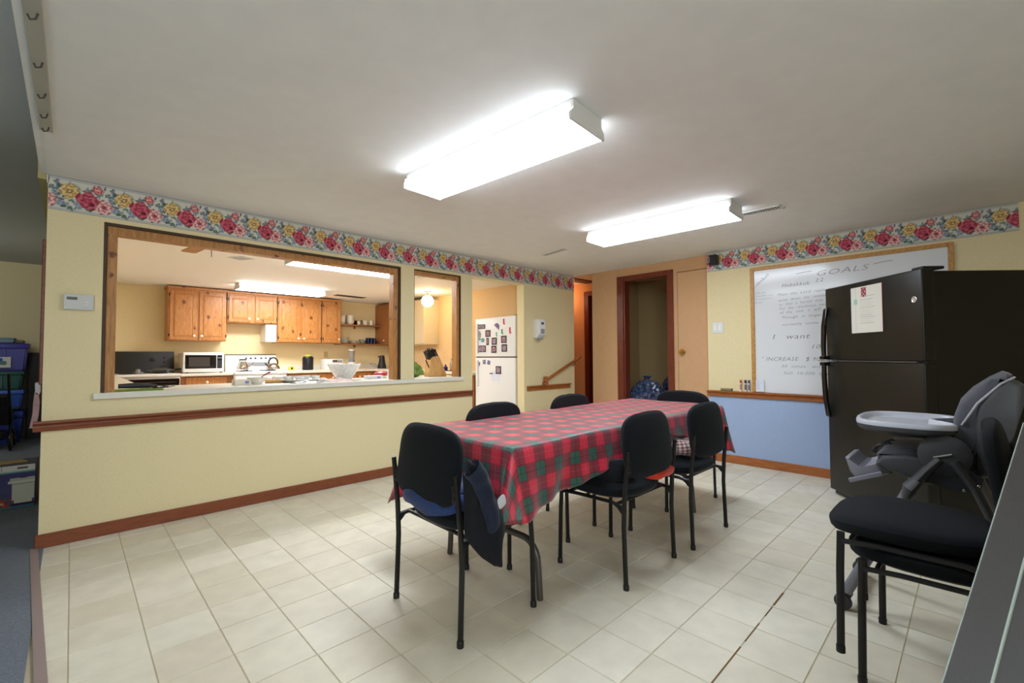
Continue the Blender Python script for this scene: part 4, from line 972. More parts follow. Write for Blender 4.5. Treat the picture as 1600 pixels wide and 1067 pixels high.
# open shelves with crockery
for z, lb in ((1.742, 'upper open wooden shelf holding bowls and mugs'), (1.372, 'lower open wooden shelf holding plates and blue glasses')):
    s = thing('wall_shelf', lb, 'shelf'); bxo('board', 3.605, 4.40, z, 4.455, 4.648, z+.022, M_CABD, s, .002)
    bxo('bracket', 4.0, 4.60, z-.05, 4.02, 4.648, z, M_CABD, s)
Sh1, Sh2 = 1.764, 1.394
bowlp = [(0, .003), (.030, .0), (.034, .006), (.052, .03), (.066, .062), (.068, .064), (.063, .062), (.050, .034), (.030, .012), (0, .010)]
def lathe_thing(name, label, cat, loc, prof, m, group=None, part='body', s=1.0, seg=22):
    b = B(); lathe(b, [(r*s, z*s) for r, z in prof], seg); o = obj(name, b, m, None, loc); return tag(o, label, cat, group)
b0 = lathe_thing('bowl', 'white bowl in the left stack on the upper open shelf', 'bowl', (3.70, 4.50, Sh1), bowlp, M_GLASSP, 'bowls stacked on the upper shelf')
LV = ['bottom', 'second', 'third', 'fourth', 'topmost']
b0['label'] = 'white bowl at the bottom of the left stack on the upper open shelf'
for i in range(1, 5): c = dup(b0, (3.70, 4.50, Sh1+.026*i), 0, 'white bowl, %s of the left stack on the upper open shelf' % LV[i])
for i in range(5): c = dup(b0, (3.865, 4.50, Sh1+.026*i), 0, 'wider white bowl, %s of the second stack on the upper open shelf' % LV[i]); c.scale = (1.15,)*3
cup = [(0, .0), (.026, .0), (.030, .004), (.036, .05), (.040, .088), (.037, .088), (.033, .05), (.026, .008), (0, .006)]
def mug(x, y, z, label, s=1.0, hd=1):
    r = thing('mug', label, 'mug', (x, y, z)); b = B(); lathe(b, [(a*s, c*s) for a, c in cup], 20); obj('cup', b, M_GLASSP, r)
    b = B(); tube(b, [(hd*.034*s, 0, .075*s), (hd*.058*s, 0, .066*s), (hd*.060*s, 0, .04*s), (hd*.034*s, 0, .022*s)], .005*s, 8); obj('handle', b, M_GLASSP, r); return r
mug(4.035, 4.50, Sh1, 'small white cup on the upper shelf beside the second bowl stack', .9)
mug(4.17, 4.50, Sh1, 'taller white mug in the middle of the upper shelf', 1.12)
mug(4.30, 4.50, Sh1, 'white mug with a big handle at the right end of the upper shelf', 1.15)
o = lathe_thing('red_bowl', 'dark red bowl behind the small white cup on the upper shelf', 'bowl', (4.055, 4.60, Sh1), bowlp, mat('dark_red', (96, 24, 30), .3), s=1.4)
plp = [(0, .002), (.05, .0), (.065, .004), (.105, .016), (.107, .018), (.10, .016), (.06, .008), (0, .006)]
p0 = lathe_thing('plate', 'white plate in the taller stack on the lower open shelf', 'plate', (3.735, 4.52, Sh2), plp, M_GLASSP, 'plates stacked on the lower shelf', s=.95)
PL = ['bottom', 'second', 'third', 'fourth', 'fifth', 'sixth', 'seventh', 'eighth', 'topmost']
p0['label'] = 'white plate at the bottom of the taller stack on the lower shelf'
for i in range(1, 9): dup(p0, (3.735, 4.52, Sh2+.013*i), 0, 'white plate, %s of the taller stack on the lower shelf' % PL[i])
for i in range(4): dup(p0, (3.945, 4.52, Sh2+.014*i), 0, 'white plate, %s of the short stack on the lower shelf' % ['bottom', 'second', 'third', 'topmost'][i])
lathe_thing('mixing_bowl', 'pale green-grey glass bowl on the lower shelf right of the plates', 'bowl', (4.13, 4.53, Sh2), [(r*1.1, z*1.4) for r, z in bowlp], mat('greygreen_glass', (150, 156, 138), .15))
gp = [(0, 0), (.030, 0), (.034, .12), (.031, .12), (.027, .008), (0, .008)]
g0 = lathe_thing('tumbler', 'dark blue glass tumbler in the row on the lower shelf', 'glass', (4.235, 4.49, Sh2), gp, mat('cobalt_glass', (18, 28, 72), .08), 'blue tumblers on the lower shelf', seg=16)
g0['label'] = 'leftmost front dark blue glass tumbler on the lower shelf'
for (x, y), lb in zip(((4.30, 4.49), (4.365, 4.49), (4.25, 4.57), (4.32, 4.57)), ('middle front dark blue glass tumbler on the lower shelf', 'rightmost front dark blue glass tumbler on the lower shelf', 'left dark blue tumbler in the back row on the lower shelf', 'right dark blue tumbler in the back row on the lower shelf')): dup(g0, (x, y, Sh2), 0, lb)

# base run: counter pieces and cabinets
def basecab(label, x0, x1, drawers, doors=0, y0=4.04, y1=4.64):
    r = thing('base_cabinet', label, 'cabinet'); bxo('body', x0, y0, 0, x1, y1, .865, M_CABD, r, .002)
    for a, c in drawers:
        d = bxo('drawer', a, y0-.018, .705, c, y0, .845, M_CAB, r, .004); bxo('drawer_panel', a+.03, y0-.022, .73, c-.03, y0-.016, .82, M_CAB, d, .003); knob(d, (a+c)/2, y0-.02, .775)
    for a, c in drawers: pdoor(r, a, c, .10, .68, y0, c-.04, .62)
    return r
basecab('pine base cabinet with one drawer under the microwave', 1.125, 1.775, [(1.19, 1.70)])
basecab('pine base cabinets with drawers along the back wall under the open shelves', 2.56, 4.14, [(2.60, 3.05), (3.10, 3.55), (3.60, 4.05)])
ct1 = thing('counter_top', 'short pale counter carrying the microwave between the two ranges', 'countertop'); bxo('slab', 1.122, 3.98, .868, 1.778, 4.648, .908, M_COUNTER, ct1, .006)
ct2 = thing('counter_top', 'long pale counter along the kitchen back wall and side wall', 'countertop'); bxo('slab', 2.555, 3.98, .868, 4.748, 4.648, .908, M_COUNTER, ct2, .006); bxo('side_slab', 4.12, 1.08, .868, 4.748, 3.98, .908, M_COUNTER, ct2, .006)
bxo('backsplash', 2.555, 4.632, .908, 4.748, 4.648, 1.0, M_COUNTER, ct2)
sc = thing('base_cabinet', 'pine base cabinets along the kitchen side wall beside the white refrigerator', 'cabinet'); bxo('body', 4.16, 1.09, 0, 4.74, 4.03, .865, M_CABD, sc)
for i in range(4):
    y = 1.12+i*.70; d = bxo('drawer', 4.142, y, .70, 4.16, y+.62, .845, M_CAB, sc, .004); knob(d, 4.142, y+.31, .775, (-1, 0, 0)); bxo('door', 4.142, y, .1, 4.16, y+.62, .68, M_CAB, sc, .004)

def stove(label, x0, x1, black, bz, knobs):
    r = thing('stove', label, 'stove'); y0, y1 = 3.955, 4.62
    bm_ = M_WHITE
    bxo('body', x0, y0+.03, .05, x1, y1, .875, bm_, r, .004)
    bxo('cooktop', x0-.003, y0, .875, x1+.003, y1-.06, .915, bm_, r, .008)
    bxo('oven_door', x0+.01, y0+.0, .22, x1-.01, y0+.03, .845, M_BLACKG if black else bm_, r, .006)
    b = B(); tube(b, [(x0+.06, y0, .80), (x0+.06, y0-.035, .80), (x1-.06, y0-.035, .80), (x1-.06, y0, .80)], .009, 8); obj('door_handle', b, M_CHROME if not black else M_BLACKP, r)
    b = B(); prism(b, [(y1-.09, .905), (y1-.065, bz), (y1, bz), (y1, .905)], 'x', x0, x1, 0, .004); obj('control_panel', b, mat('control_black', (34, 33, 33), .35) if black else bm_, r)
    for kx, kz, kr in knobs:
        b = B(); yk = y1-.09+.025*(kz-.905)/(bz-.905); lathe(b, [(0, 0), (kr, 0), (kr*.85, .018), (0, .02)], 16, mtx=Matrix.Translation((x0+kx, yk-.001, kz)) @ Matrix.Rotation(PI/2, 4, 'X')); obj('control_knob', b, M_BLACKP, r)
    for cx, cy, rr in ((.2, .2, .095), (.56, .2, .075), (.2, .44, .075), (.56, .44, .095)):
        b = B()
        for q in range(4): 
            ra = rr*(1-.24*q); tube(b, [(x0+cx+ra*math.cos(a*PI/12), y0+cy+ra*math.sin(a*PI/12), .922) for a in range(24)], .005, 5, closed=True)
        o_ = obj('burner_coil', b, M_BLACKP, r); o_['kind'] = 'stuff'
    return r
stove('white range with a tall black control panel at the left of the kitchen', .355, 1.115, True, 1.232, [(.18, 1.10, .020), (.50, 1.11, .030), (.64, 1.14, .012), (.64, 1.075, .012)])
s2 = stove('white range with six black knobs under the short pine cabinet', 1.785, 2.545, False, 1.185, [(.30, 1.125, .014), (.37, 1.125, .014), (.44, 1.125, .014), (.53, 1.125, .014), (.60, 1.125, .014), (.67, 1.125, .014)])
bxo('top_trim', 1.785, 4.548, 1.178, 2.545, 4.56, 1.192, M_METG, s2); bxo('clock_window', 2.10, 4.526, 1.0, 2.42, 4.54, 1.055, mat('clock_grey', (150, 154, 158), .3), s2)
# microwave
mw = thing('microwave', 'white microwave oven with a black door on the short counter', 'microwave', (1.16, 4.10, .922))
bxo('case', 0, 0, 0, .515, .40, .295, M_WHITE, mw, .012, 3); bxo('door_glass', .025, -.006, .055, .415, .004, .255, M_BLACKG, mw, .006); bxo('window', .07, -.009, .085, .33, -.004, .225, mat('mw_window', (64, 58, 56), .3), mw)
bxo('control_pad', .425, -.006, .055, .49, .004, .255, mat('mw_pad', (30, 28, 38), .25), mw, .004)
for i in range(4):
    for j in range(3): bxo('button', .432+j*.018, -.008, .075+i*.026, .444+j*.018, -.005, .090+i*.026, mat('mw_btn', (70, 68, 80), .4), mw)
bxo('clock', .432, -.008, .205, .484, -.005, .222, mat('mw_clock', (110, 120, 130), .3), mw)
for fx in (.04, .47): bxo('foot', fx, .02, -.014, fx+.03, .06, .001, M_BLACKP, mw)
# cookware
sk = thing('skillet', 'lidded electric skillet on the black-panelled range', 'pan', (.93, 4.28, .927))
b = B(); lathe(b, [(0, 0), (.12, 0), (.155, .035), (.16, .04), (.15, .042), (.08, .066), (.02, .074), (0, .074)], 28); obj('pan_with_lid', b, mat('pan_grey', (140, 140, 140), .3, metal=.8), sk); b = B(); lathe(b, [(0, .07), (.02, .072), (.024, .09), (0, .094)], 14); obj('lid_knob', b, M_BLACKP, sk)
b = B(); tube(b, [(.14, 0, .035), (.24, -.05, .05)], .011, 8); obj('handle', b, M_BLACKP, sk)
ml = thing('lemon_squeezer', 'small grey metal juicer on the front of the black-panelled range', 'utensil', (.66, 4.12, .927)); b = B(); lathe(b, [(0, 0), (.05, 0), (.055, .018), (.032, .02), (.028, .05), (.012, .062), (0, .064)], 20); obj('body', b, mat('pan_grey', (140, 140, 140), .3, metal=.8), ml)
kt = thing('percolator', 'chrome coffee percolator with a dark flat handle on the white range', 'kettle', (1.95, 4.18, .927))
b = B(); lathe(b, [(0, 0), (.075, 0), (.078, .01), (.085, .06), (.07, .10), (.055, .135), (.05, .15), (0, .152)], 24); obj('pot', b, M_CHROME, kt); b = B(); tube(b, [(.07, 0, .05), (.12, 0, .08), (.15, 0, .13)], [.016, .011, .008], 10); obj('spout', b, M_CHROME, kt)
b = B(); tube(b, [(-.05, 0, .175), (.05, 0, .175)], .012, 8); tube(b, [(-.045, 0, .15), (-.045, 0, .175)], .005, 6); obj('handle', b, M_BLACKP, kt)
k2 = thing('kettle', 'round chrome kettle with an arched black handle at the right of the white range', 'kettle', (2.42, 4.26, .927))
b = B(); lathe(b, [(0, 0), (.09, 0), (.105, .02), (.098, .055), (.07, .092), (.035, .112), (0, .118)], 26); obj('pot', b, M_CHROME, k2)
b = B(); tube(b, [(.07*math.cos(a), 0, .12+.085*math.sin(a)) for a in [math.radians(q) for q in range(-15, 196, 21)]], .012, 8); obj('handle', b, M_BLACKP, k2); b = B(); tube(b, [(-.08, 0, .07), (-.13, 0, .115)], [.015, .009], 8); obj('spout', b, M_BLACKP, k2)
tn = thing('tea_tin', 'small yellow and black box on the counter right of the round kettle', 'box', (2.72, 4.40, .910)); bxo('box', 0, 0, 0, .085, .05, .062, mat('tin_yellow', (214, 206, 60), .5), tn, .002); bxo('panel', .028, -.0015, .012, .056, .0, .05, M_BLACKP, tn)
cj = thing('canister', 'large black jar with a yellow-green lid on the back counter', 'jar', (3.02, 4.36, .910)); b = B(); lathe(b, [(0, 0), (.088, 0), (.092, .01), (.092, .215), (.08, .235), (.05, .245), (0, .245)], 28); obj('jar', b, mat('jar_black', (20, 24, 30), .3), cj); b = B(); lathe(b, [(0, .244), (.052, .244), (.054, .27), (0, .272)], 24); obj('lid', b, mat('lid_yellow', (206, 214, 50), .5), cj)
ts = thing('toaster', 'white and grey toaster oven behind the glass punch bowl on the back counter', 'toaster', (3.30, 4.28, .910)); bxo('case', 0, 0, 0, .33, .22, .19, M_WHITE, ts, .01, 2); bxo('front', .13, -.004, .13, .31, .0, .175, mat('toast_dark', (92, 80, 80), .3), ts); bxo('trim', .22, -.006, .15, .30, -.003, .162, M_WHITEP, ts)
bl = thing('blender', 'white countertop blender with a clear jar under the lower open shelf', 'blender', (3.86, 4.42, .910)); b = B(); lathe(b, [(0, 0), (.085, 0), (.085, .03), (.065, .13), (0, .13)], 20); obj('base', b, M_WHITE, bl); b = B(); lathe(b, [(0, .13), (.055, .13), (.055, .175), (0, .175)], 20); obj('collar', b, mat('collar_grey', (130, 132, 150), .4), bl)
b = B(); lathe(b, [(0, .175), (.045, .175), (.06, .34), (.06, .35), (.056, .35), (.042, .18)], 20); obj('jar', b, mat('blender_jar', (196, 190, 184), .12, trans=.5), bl); b = B(); lathe(b, [(0, .35), (.062, .35), (.058, .372), (0, .372)], 20); obj('lid', b, M_WHITE, bl)
ek = thing('coffee_maker', 'slim black appliance with a trailing cord at the right end of the back counter', 'appliance', (4.42, 4.28, .910)); b = B(); lathe(b, [(0, 0), (.085, 0), (.085, .04), (.062, .12), (.052, .22), (.045, .25), (0, .262)], 20); obj('body', b, M_BLACKP, ek); b = B(); box(b, -.085, -.02, .215, -.03, .02, .245, .008); obj('spout', b, M_BLACKP, ek)
b = B(); tube(b, [(-.07, 0, .03), (-.18, -.02, .09), (-.26, -.01, .10), (-.20, -.05, .04), (-.08, -.04, .02)], .004, 6); obj('cord', b, M_BLACKP, ek)
ol = thing('wall_outlet', 'small wall outlet on the kitchen back wall above the blender', 'outlet'); bxo('plate', 3.42, 4.643, 1.13, 3.49, 4.65, 1.24, mat('outlet_tan', (206, 186, 140), .5), ol, .002)
# blue bottles on the side counter behind the knife block
for i, (x, y, h_, m_, lb) in enumerate(((4.30, 1.98, .10, mat('blue_bottle', (32, 36, 120), .2), 'squat dark blue bottle on the side counter seen right of the knife block'), (4.34, 1.86, .20, mat('clear_bottle', (190, 180, 168), .1, trans=.6), 'clear tall bottle on the side counter beside the blue bottle'), (4.36, 1.74, .17, mat('clear_bottle', (190, 180, 168), .1, trans=.6), 'shorter clear bottle at the right end of the side counter group'))):
    r = thing('bottle', lb, 'bottle', (x, y, .910)); b = B(); lathe(b, [(0, 0), (.034, 0), (.036, .01), (.036, h_*.6), (.014, h_*.78), (.013, h_), (0, h_)], 18); obj('glass', b, m_, r); b = B(); lathe(b, [(0, h_), (.015, h_), (.015, h_+.018), (0, h_+.018)], 12); obj('cap', b, M_WHITEP, r)
tr_ = thing('bottle_tray', 'dark tray under the bottles on the side counter', 'tray', (4.34, 1.86, .909)); bxo('tray', -.09, -.18, 0, .09, .19, .006, M_DARK, tr_, .002)

# --- things on the pass-through ledge (top z .917)
LZ = .917
kb = thing('knife_block', 'slanted wooden knife block full of black-handled knives in the small pass-through', 'knife block', (2.955, .30, LZ), math.radians(-4))
MW = wood('beech_block', (196, 146, 84), (216, 170, 108), .45, (3, 8, 1))
b = B(); prism(b, [(-.125, 0), (.10, 0), (.11, .01), (.005, .232), (-.065, .222), (-.105, .185), (-.108, .09), (-.125, .04)], 'y', -.055, .055, 0, .005); obj('block', b, MW, kb)
ax = Vector((-.42, 0, .90)).normalized()
for i in range(5):
    for j in range(3):
        bx_ = -.095+.024*i; y = -.034+.034*j; bz = .185+.009*i
        p = Vector((bx_, y, bz)); l_ = .108-.007*abs(i-2)+.008*j
        b = B(); tube(b, [p, p+ax*(l_*.5), p+ax*l_], [.0105, .009, .012], 8, flat=.7); o_ = obj('knife_handle', b, M_BLACKP, kb)
        if (i+j) % 2 == 0:
            b2_ = B(); lathe(b2_, [(0, 0), (.0085, 0), (.0085, .003), (0, .003)], 8, mtx=Matrix.Translation(p+ax*l_) @ Vector((0, 0, 1)).rotation_difference(ax).to_matrix().to_4x4()); obj('steel_butt', b2_, M_CHROME, o_)
b = B(); tube(b, [(-.10, -.02, .09), (-.145, -.02, .185)], .007, 8); obj('steel_rod', b, M_BLACKP, kb)['label'] = 'sharpening steel handle'
gb = thing('produce_bag', 'crumpled green and clear produce bag left of the knife block', 'bag', (2.70, .36, LZ))
b = B(); bmesh.ops.create_icosphere(b, subdivisions=4, radius=.08)
for v in b.verts:
    n_ = v.co.normalized(); v.co = Vector((n_.x*.10, n_.y*.09, max(-.0, n_.z*.05+.05+.05*max(0, n_.z)**2)))*(1+.16*math.sin(n_.x*9+n_.y*7)*math.sin(n_.z*8+n_.y*5)); v.co.z = max(0, v.co.z)
obj('bag', b, mat('green_bag', (110, 140, 62), .25, noise=.35, nscale=28), gb)
# punch bowl, crystal tray, napkins
M_CRY = mat('cut_glass', (240, 240, 236), .10, noise=.22, nscale=90, bump=1, bscale=90, trans=.15)
pb = thing('punch_bowl', 'large cut-glass punch bowl standing on the ledge in front of the toaster', 'bowl', (1.93, .40, LZ))
b = B(); lathe(b, [(0, .0), (.07, .0), (.075, .012), (.10, .05), (.135, .11), (.160, .155), (.156, .156), (.128, .11), (.09, .052), (.05, .02), (0, .018)], 40)
for v in b.verts:
    r_ = math.hypot(v.co.x, v.co.y); a = math.atan2(v.co.y, v.co.x)
    if r_ > .08: v.co.z += .005*math.cos(a*16)*(r_/.16)**3
obj('bowl', b, M_CRY, pb)
ctr = thing('crystal_platter', 'flat cut-glass platter with cups lying left of the punch bowl', 'platter', (1.50, .34, LZ))
b = B(); lathe(b, [(0, .0), (.12, .0), (.17, .014), (.185, .026), (.18, .028), (.11, .01), (0, .008)], 32); obj('platter', b, M_CRY, ctr)
for i, (dx, dy) in enumerate(((-.10, .02), (-.03, -.05), (.05, .03), (.12, -.02))):
    r = thing('punch_cup', ('cut-glass punch cup at the left of the platter', 'cut-glass punch cup at the front of the platter', 'cut-glass punch cup at the middle of the platter', 'cut-glass punch cup at the right of the platter')[i], 'cup', (1.50+dx, .34+dy, LZ+.011))
    b = B(); lathe(b, [(0, 0), (.022, 0), (.036, .02), (.040, .045), (.037, .045), (.031, .02), (0, .006)], 18); obj('cup', b, M_CRY, r)
def crumple(name, label, cat, loc, sx, sy, h_, m, seed):
    bm = B(); n = 22; g_ = []
    for j in range(n+1):
        row = []
        for i in range(n+1):
            u, v = i/n, j/n; e = min(u, 1-u, v, 1-v)*2
            z = h_*(.35+.35*math.sin(u*9+seed)*math.cos(v*7+seed*2)+.2*math.sin(u*17-v*13+seed))*min(1, e*3)
            row.append(bm.verts.new(((u-.5)*sx*(1+.12*math.sin(v*8+seed)), (v-.5)*sy*(1+.15*math.sin(u*7+seed)), max(.001, z))))
        g_.append(row)
    for j in range(n):
        for i in range(n): bm.faces.new((g_[j][i], g_[j][i+1], g_[j+1][i+1], g_[j+1][i]))
    o_ = obj(name, bm, m, None, loc); s_ = o_.modifiers.new('s', 'SOLIDIFY'); s_.thickness = .002
    return tag(o_, label, cat)
crumple('tea_towel', 'crumpled white towel with pink stripes in front of the punch bowl', 'towel', (1.74, .17, LZ), .30, .20, .045, mat('towel_pink', (226, 204, 198), .9, noise=.14, nscale=14, stretch=(1, 12, 1)), 2.)
crumple('plastic_wrap', 'crumpled clear plastic wrap lying before the cut-glass platter', 'plastic', (1.50, .10, LZ), .34, .12, .03, mat('wrap', (212, 212, 206), .15, trans=.3), 4.)
wb_ = thing('white_bowl', 'white bowl with a red spoon on the ledge', 'bowl', (1.115, .25, LZ)); b = B(); lathe(b, [(r*1.15, z*.92) for r, z in bowlp], 26); obj('bowl', b, M_GLASSP, wb_)
rs = thing('red_spoon', 'dark red spoon resting in the white bowl on the ledge', 'spoon', (1.115, .25, LZ)); b = B(); tube(b, [(.0, 0, .03), (.05, .0, .072), (.098, .0, .098)], [.006, .008, .015], 8, flat=.5); obj('spoon', b, mat('spoon_red', (130, 18, 26), .3), rs)
rp = thing('wooden_utensil', 'short wooden roller lying right of the white bowl', 'utensil', (1.26, .33, LZ)); b = B(); tube(b, [(-.06, 0, .016), (.08, -.01, .016)], .016, 12); obj('roller', b, MW, rp)
for x_, y_, w_, d_, h_, c_, lb, nm in ((.945, .22, .12, .10, .045, (232, 224, 206), 'small white carton on the ledge left of the white bowl', 'carton'), (1.31, .42, .16, .10, .05, (236, 234, 230), 'white paper box behind the wooden roller', 'carton'), (2.115, .28, .17, .08, .035, (226, 226, 232), 'flat white box with a blue stamp on the ledge near the spray bottle', 'carton')):
    r = thing(nm, lb, 'box', (x_, y_, LZ)); bxo('box', 0, 0, 0, w_, d_, h_, mat('carton%d' % int(x_*100), c_, .6), r, .002); bxo('stamp', w_*.62, -.001, h_*.25, w_*.85, .001, h_*.7, mat('stamp_blue', (130, 140, 200), .6), r)
mc = thing('meat_package', 'round red and white food package behind the white bottle', 'package', (2.34, .43, LZ)); b = B(); lathe(b, [(0, 0), (.062, 0), (.066, .01), (.066, .028)], 24); obj('container', b, M_CRY, mc)
b = B(); lathe(b, [(.066, .028), (.07, .034), (.066, .055), (.04, .072), (0, .075)], 24); obj('lid', b, mat('pkg_red', (176, 46, 58), .3, noise=.35, nscale=30), mc)
wbt = thing('squeeze_bottle', 'white plastic squeeze bottle at the right end of the large pass-through', 'bottle', (2.355, .26, LZ)); b = B(); lathe(b, [(0, 0), (.024, 0), (.026, .006), (.026, .085), (.018, .10), (.010, .112), (0, .112)], 20); obj('bottle', b, mat('bottle_white', (220, 226, 228), .35), wbt)
b = B(); lathe(b, [(.012, .110), (.012, .125), (.004, .15), (0, .152)], 12); obj('nozzle', b, M_WHITE, wbt)
# clutter at the left end: mixer with cord on a green tray
gt = thing('green_tray', 'green plastic tray on the ledge at the left end of the large pass-through', 'tray', (.34, .10, LZ)); bxo('tray', -.13, -.08, 0, .13, .10, .010, mat('tray_green', (120, 150, 60), .4), gt, .005)
hm = thing('hand_mixer', 'dark electric hand appliance with a looped black cord lying on the green tray', 'appliance', (.36, .09, LZ+.010)); b = B(); tube(b, [(-.13, .04, .022), (-.05, .03, .024), (.03, .03, .020), (.08, .03, .016)], [.015, .019, .016, .010], 12); obj('body', b, mat('mixer_dark', (52, 48, 58), .4), hm)
b = B(); P_c = []
for a in range(0, 40): t_ = a/39; P_c.append((.06+.075*math.cos(t_*11)+.07*t_, -.01+.045*math.sin(t_*11)-.03*t_, .006+.016*abs(math.sin(t_*7))))
tube(b, P_c, .003, 6); obj('cord', b, M_BLACKP, hm)

# ================================================================== WHITE REFRIGERATOR with magnets
wf = thing('refrigerator', 'white top-freezer refrigerator covered in photos and magnets beyond the doorway', 'refrigerator')
FX, Ya, Yb, FT = 4.105, .185, .995, 1.672
bxo('cabinet', FX+.075, Ya+.005, .02, 4.745, Yb-.005, FT-.012, mat('fridge_side', (206, 208, 204), .4), wf, .005)
bxo('freezer_door', FX, Ya, 1.135, FX+.07, Yb, FT, M_WHITE, wf, .012, 3); bxo('fridge_door', FX, Ya, .08, FX+.07, Yb, 1.122, M_WHITE, wf, .012, 3)
bxo('gasket', FX+.066, Ya+.01, .08, FX+.078, Yb-.01, FT-.01, mat('gasket_grey', (150, 150, 146), .6), wf); bxo('door_gap_trim', FX+.004, Ya+.02, 1.122, FX+.06, Yb-.02, 1.135, M_METG, wf)
b = B(); box(b, FX+.02, Ya+.01, FT, FX+.10, Ya+.06, FT+.012, .003); obj('hinge', b, mat('gasket_grey', (150, 150, 146), .6), wf)
for nm, za, zb in (('freezer_handle', 1.18, 1.60), ('fridge_handle', .72, 1.09)):
    b = B(); box(b, FX-.028, Yb-.075, za, FX+.002, Yb-.050, zb, .008, seg=2); obj(nm, b, M_WHITE, wf)
def fp(u, v):   # u 0..1 left to right across the door, v metres above floor
    return Yb-u*(Yb-Ya), v
MAG = [ # u, z, w, h, kind, label
 (.17, 1.555, .16, .062, 'pair', 'double photo strip magnet at the top left of the freezer door'),
 (.34, 1.455, .105, .092, 'frame', 'dark-framed photo magnet below the double photo strip'),
 (.565, 1.545, .095, .10, 'tri', 'purple triangular craft magnet near the top centre of the freezer door'),
 (.735, 1.600, .04, .08, 'redsock', 'red stocking magnet highest on the freezer door'),
 (.88, 1.478, .045, .085, 'redsock', 'red stocking magnet near the right edge of the freezer door'),
 (.69, 1.468, .04, .07, 'greensock', 'green stocking magnet beside the right-hand red one'),
 (.555, 1.437, .035, .062, 'greensock', 'pale green stocking magnet under the purple triangle'),
 (.12, 1.43, .05, .14, 'craft', 'multicoloured dangling craft magnet at the left of the freezer door'),
 (.20, 1.365, .075, .06, 'teal', 'teal round craft magnet below the dangling one'),
 (.33, 1.345, .05, .10, 'frame2', 'narrow dark-framed photo magnet at the middle left'),
 (.50, 1.345, .105, .098, 'frame', 'dark-framed photo magnet in the upper row, left of two'),
 (.735, 1.365, .105, .098, 'frame', 'dark-framed photo magnet in the upper row, right of two'),
 (.16, 1.245, .20, .092, 'pair', 'wide double photo magnet at the bottom left of the freezer door'),
 (.49, 1.235, .10, .098, 'frame', 'dark-framed photo magnet in the lower row, left of two'),
 (.745, 1.250, .105, .10, 'frame', 'dark-framed photo magnet in the lower row, right of two'),
 (.10, 1.035, .045, .055, 'blue', 'tilted purple photo magnet lowest left on the fridge door'),
 (.24, 1.062, .055, .06, 'blue', 'tilted blue photo magnet beside the purple one'),
 (.36, 1.055, .055, .055, 'blue', 'grey-blue photo magnet right of the blue one'),
 (.60, .955, .105, .105, 'frame', 'dark-framed photo magnet alone on the lower fridge door'),
 (.42, .905, .065, .012, 'bar', 'small black bar magnet on the lower fridge door'),
 (.52, .87, .17, .13, 'paper', 'faint white paper held by the black bar magnet')]
def magfn(kind, w_, h_, seed):
    def f(u, v):
        R = np.full_like(u, 60.); G = np.full_like(u, 52.); Bc = np.full_like(u, 60.)
        def put(m, c): R[m], G[m], Bc[m] = c
        uu, vv = u/w_, v/h_; pic = np.sin(u*190+seed)+np.sin(v*210+seed*2)+np.sin((u+v)*150+seed*3)
        if kind in ('frame', 'frame2', 'pair'):
            m = (uu > .14) & (uu < .86) & (vv > .14) & (vv < .86)
            if kind == 'pair': m = ((uu > .05) & (uu < .46) | (uu > .54) & (uu < .95)) & (vv > .1) & (vv < .9)
            put(m, (190, 176, 176)); put(m & (pic > .6), (150, 110, 120)); put(m & (pic < -.6), (96, 84, 110)); put(m & (((uu-.5)**2+(vv-.4)**2) < .04) & (pic > -1), (196, 104, 96) if seed % 2 else (170, 160, 170))
        elif kind == 'paper': put(u > -1, (214, 212, 224))
        elif kind == 'bar': put(u > -1, (30, 30, 32))
        elif kind == 'blue': put(u > -1, (96, 100, 160)); put(pic > .5, (190, 180, 200)); put(pic < -.9, (80, 50, 90))
        elif kind == 'craft': put(u > -1, (150, 146, 150)); put(pic > .4, (206, 190, 140)); put(pic < -.5, (110, 90, 150))
        elif kind == 'teal': put(u > -1, (100, 160, 168)); put(pic > .8, (210, 220, 200))
        elif kind == 'tri': put(u > -1, (120, 90, 160)); put(pic > .6, (190, 170, 210)); put(pic < -.6, (150, 60, 90))
        return R, G, Bc
    return f
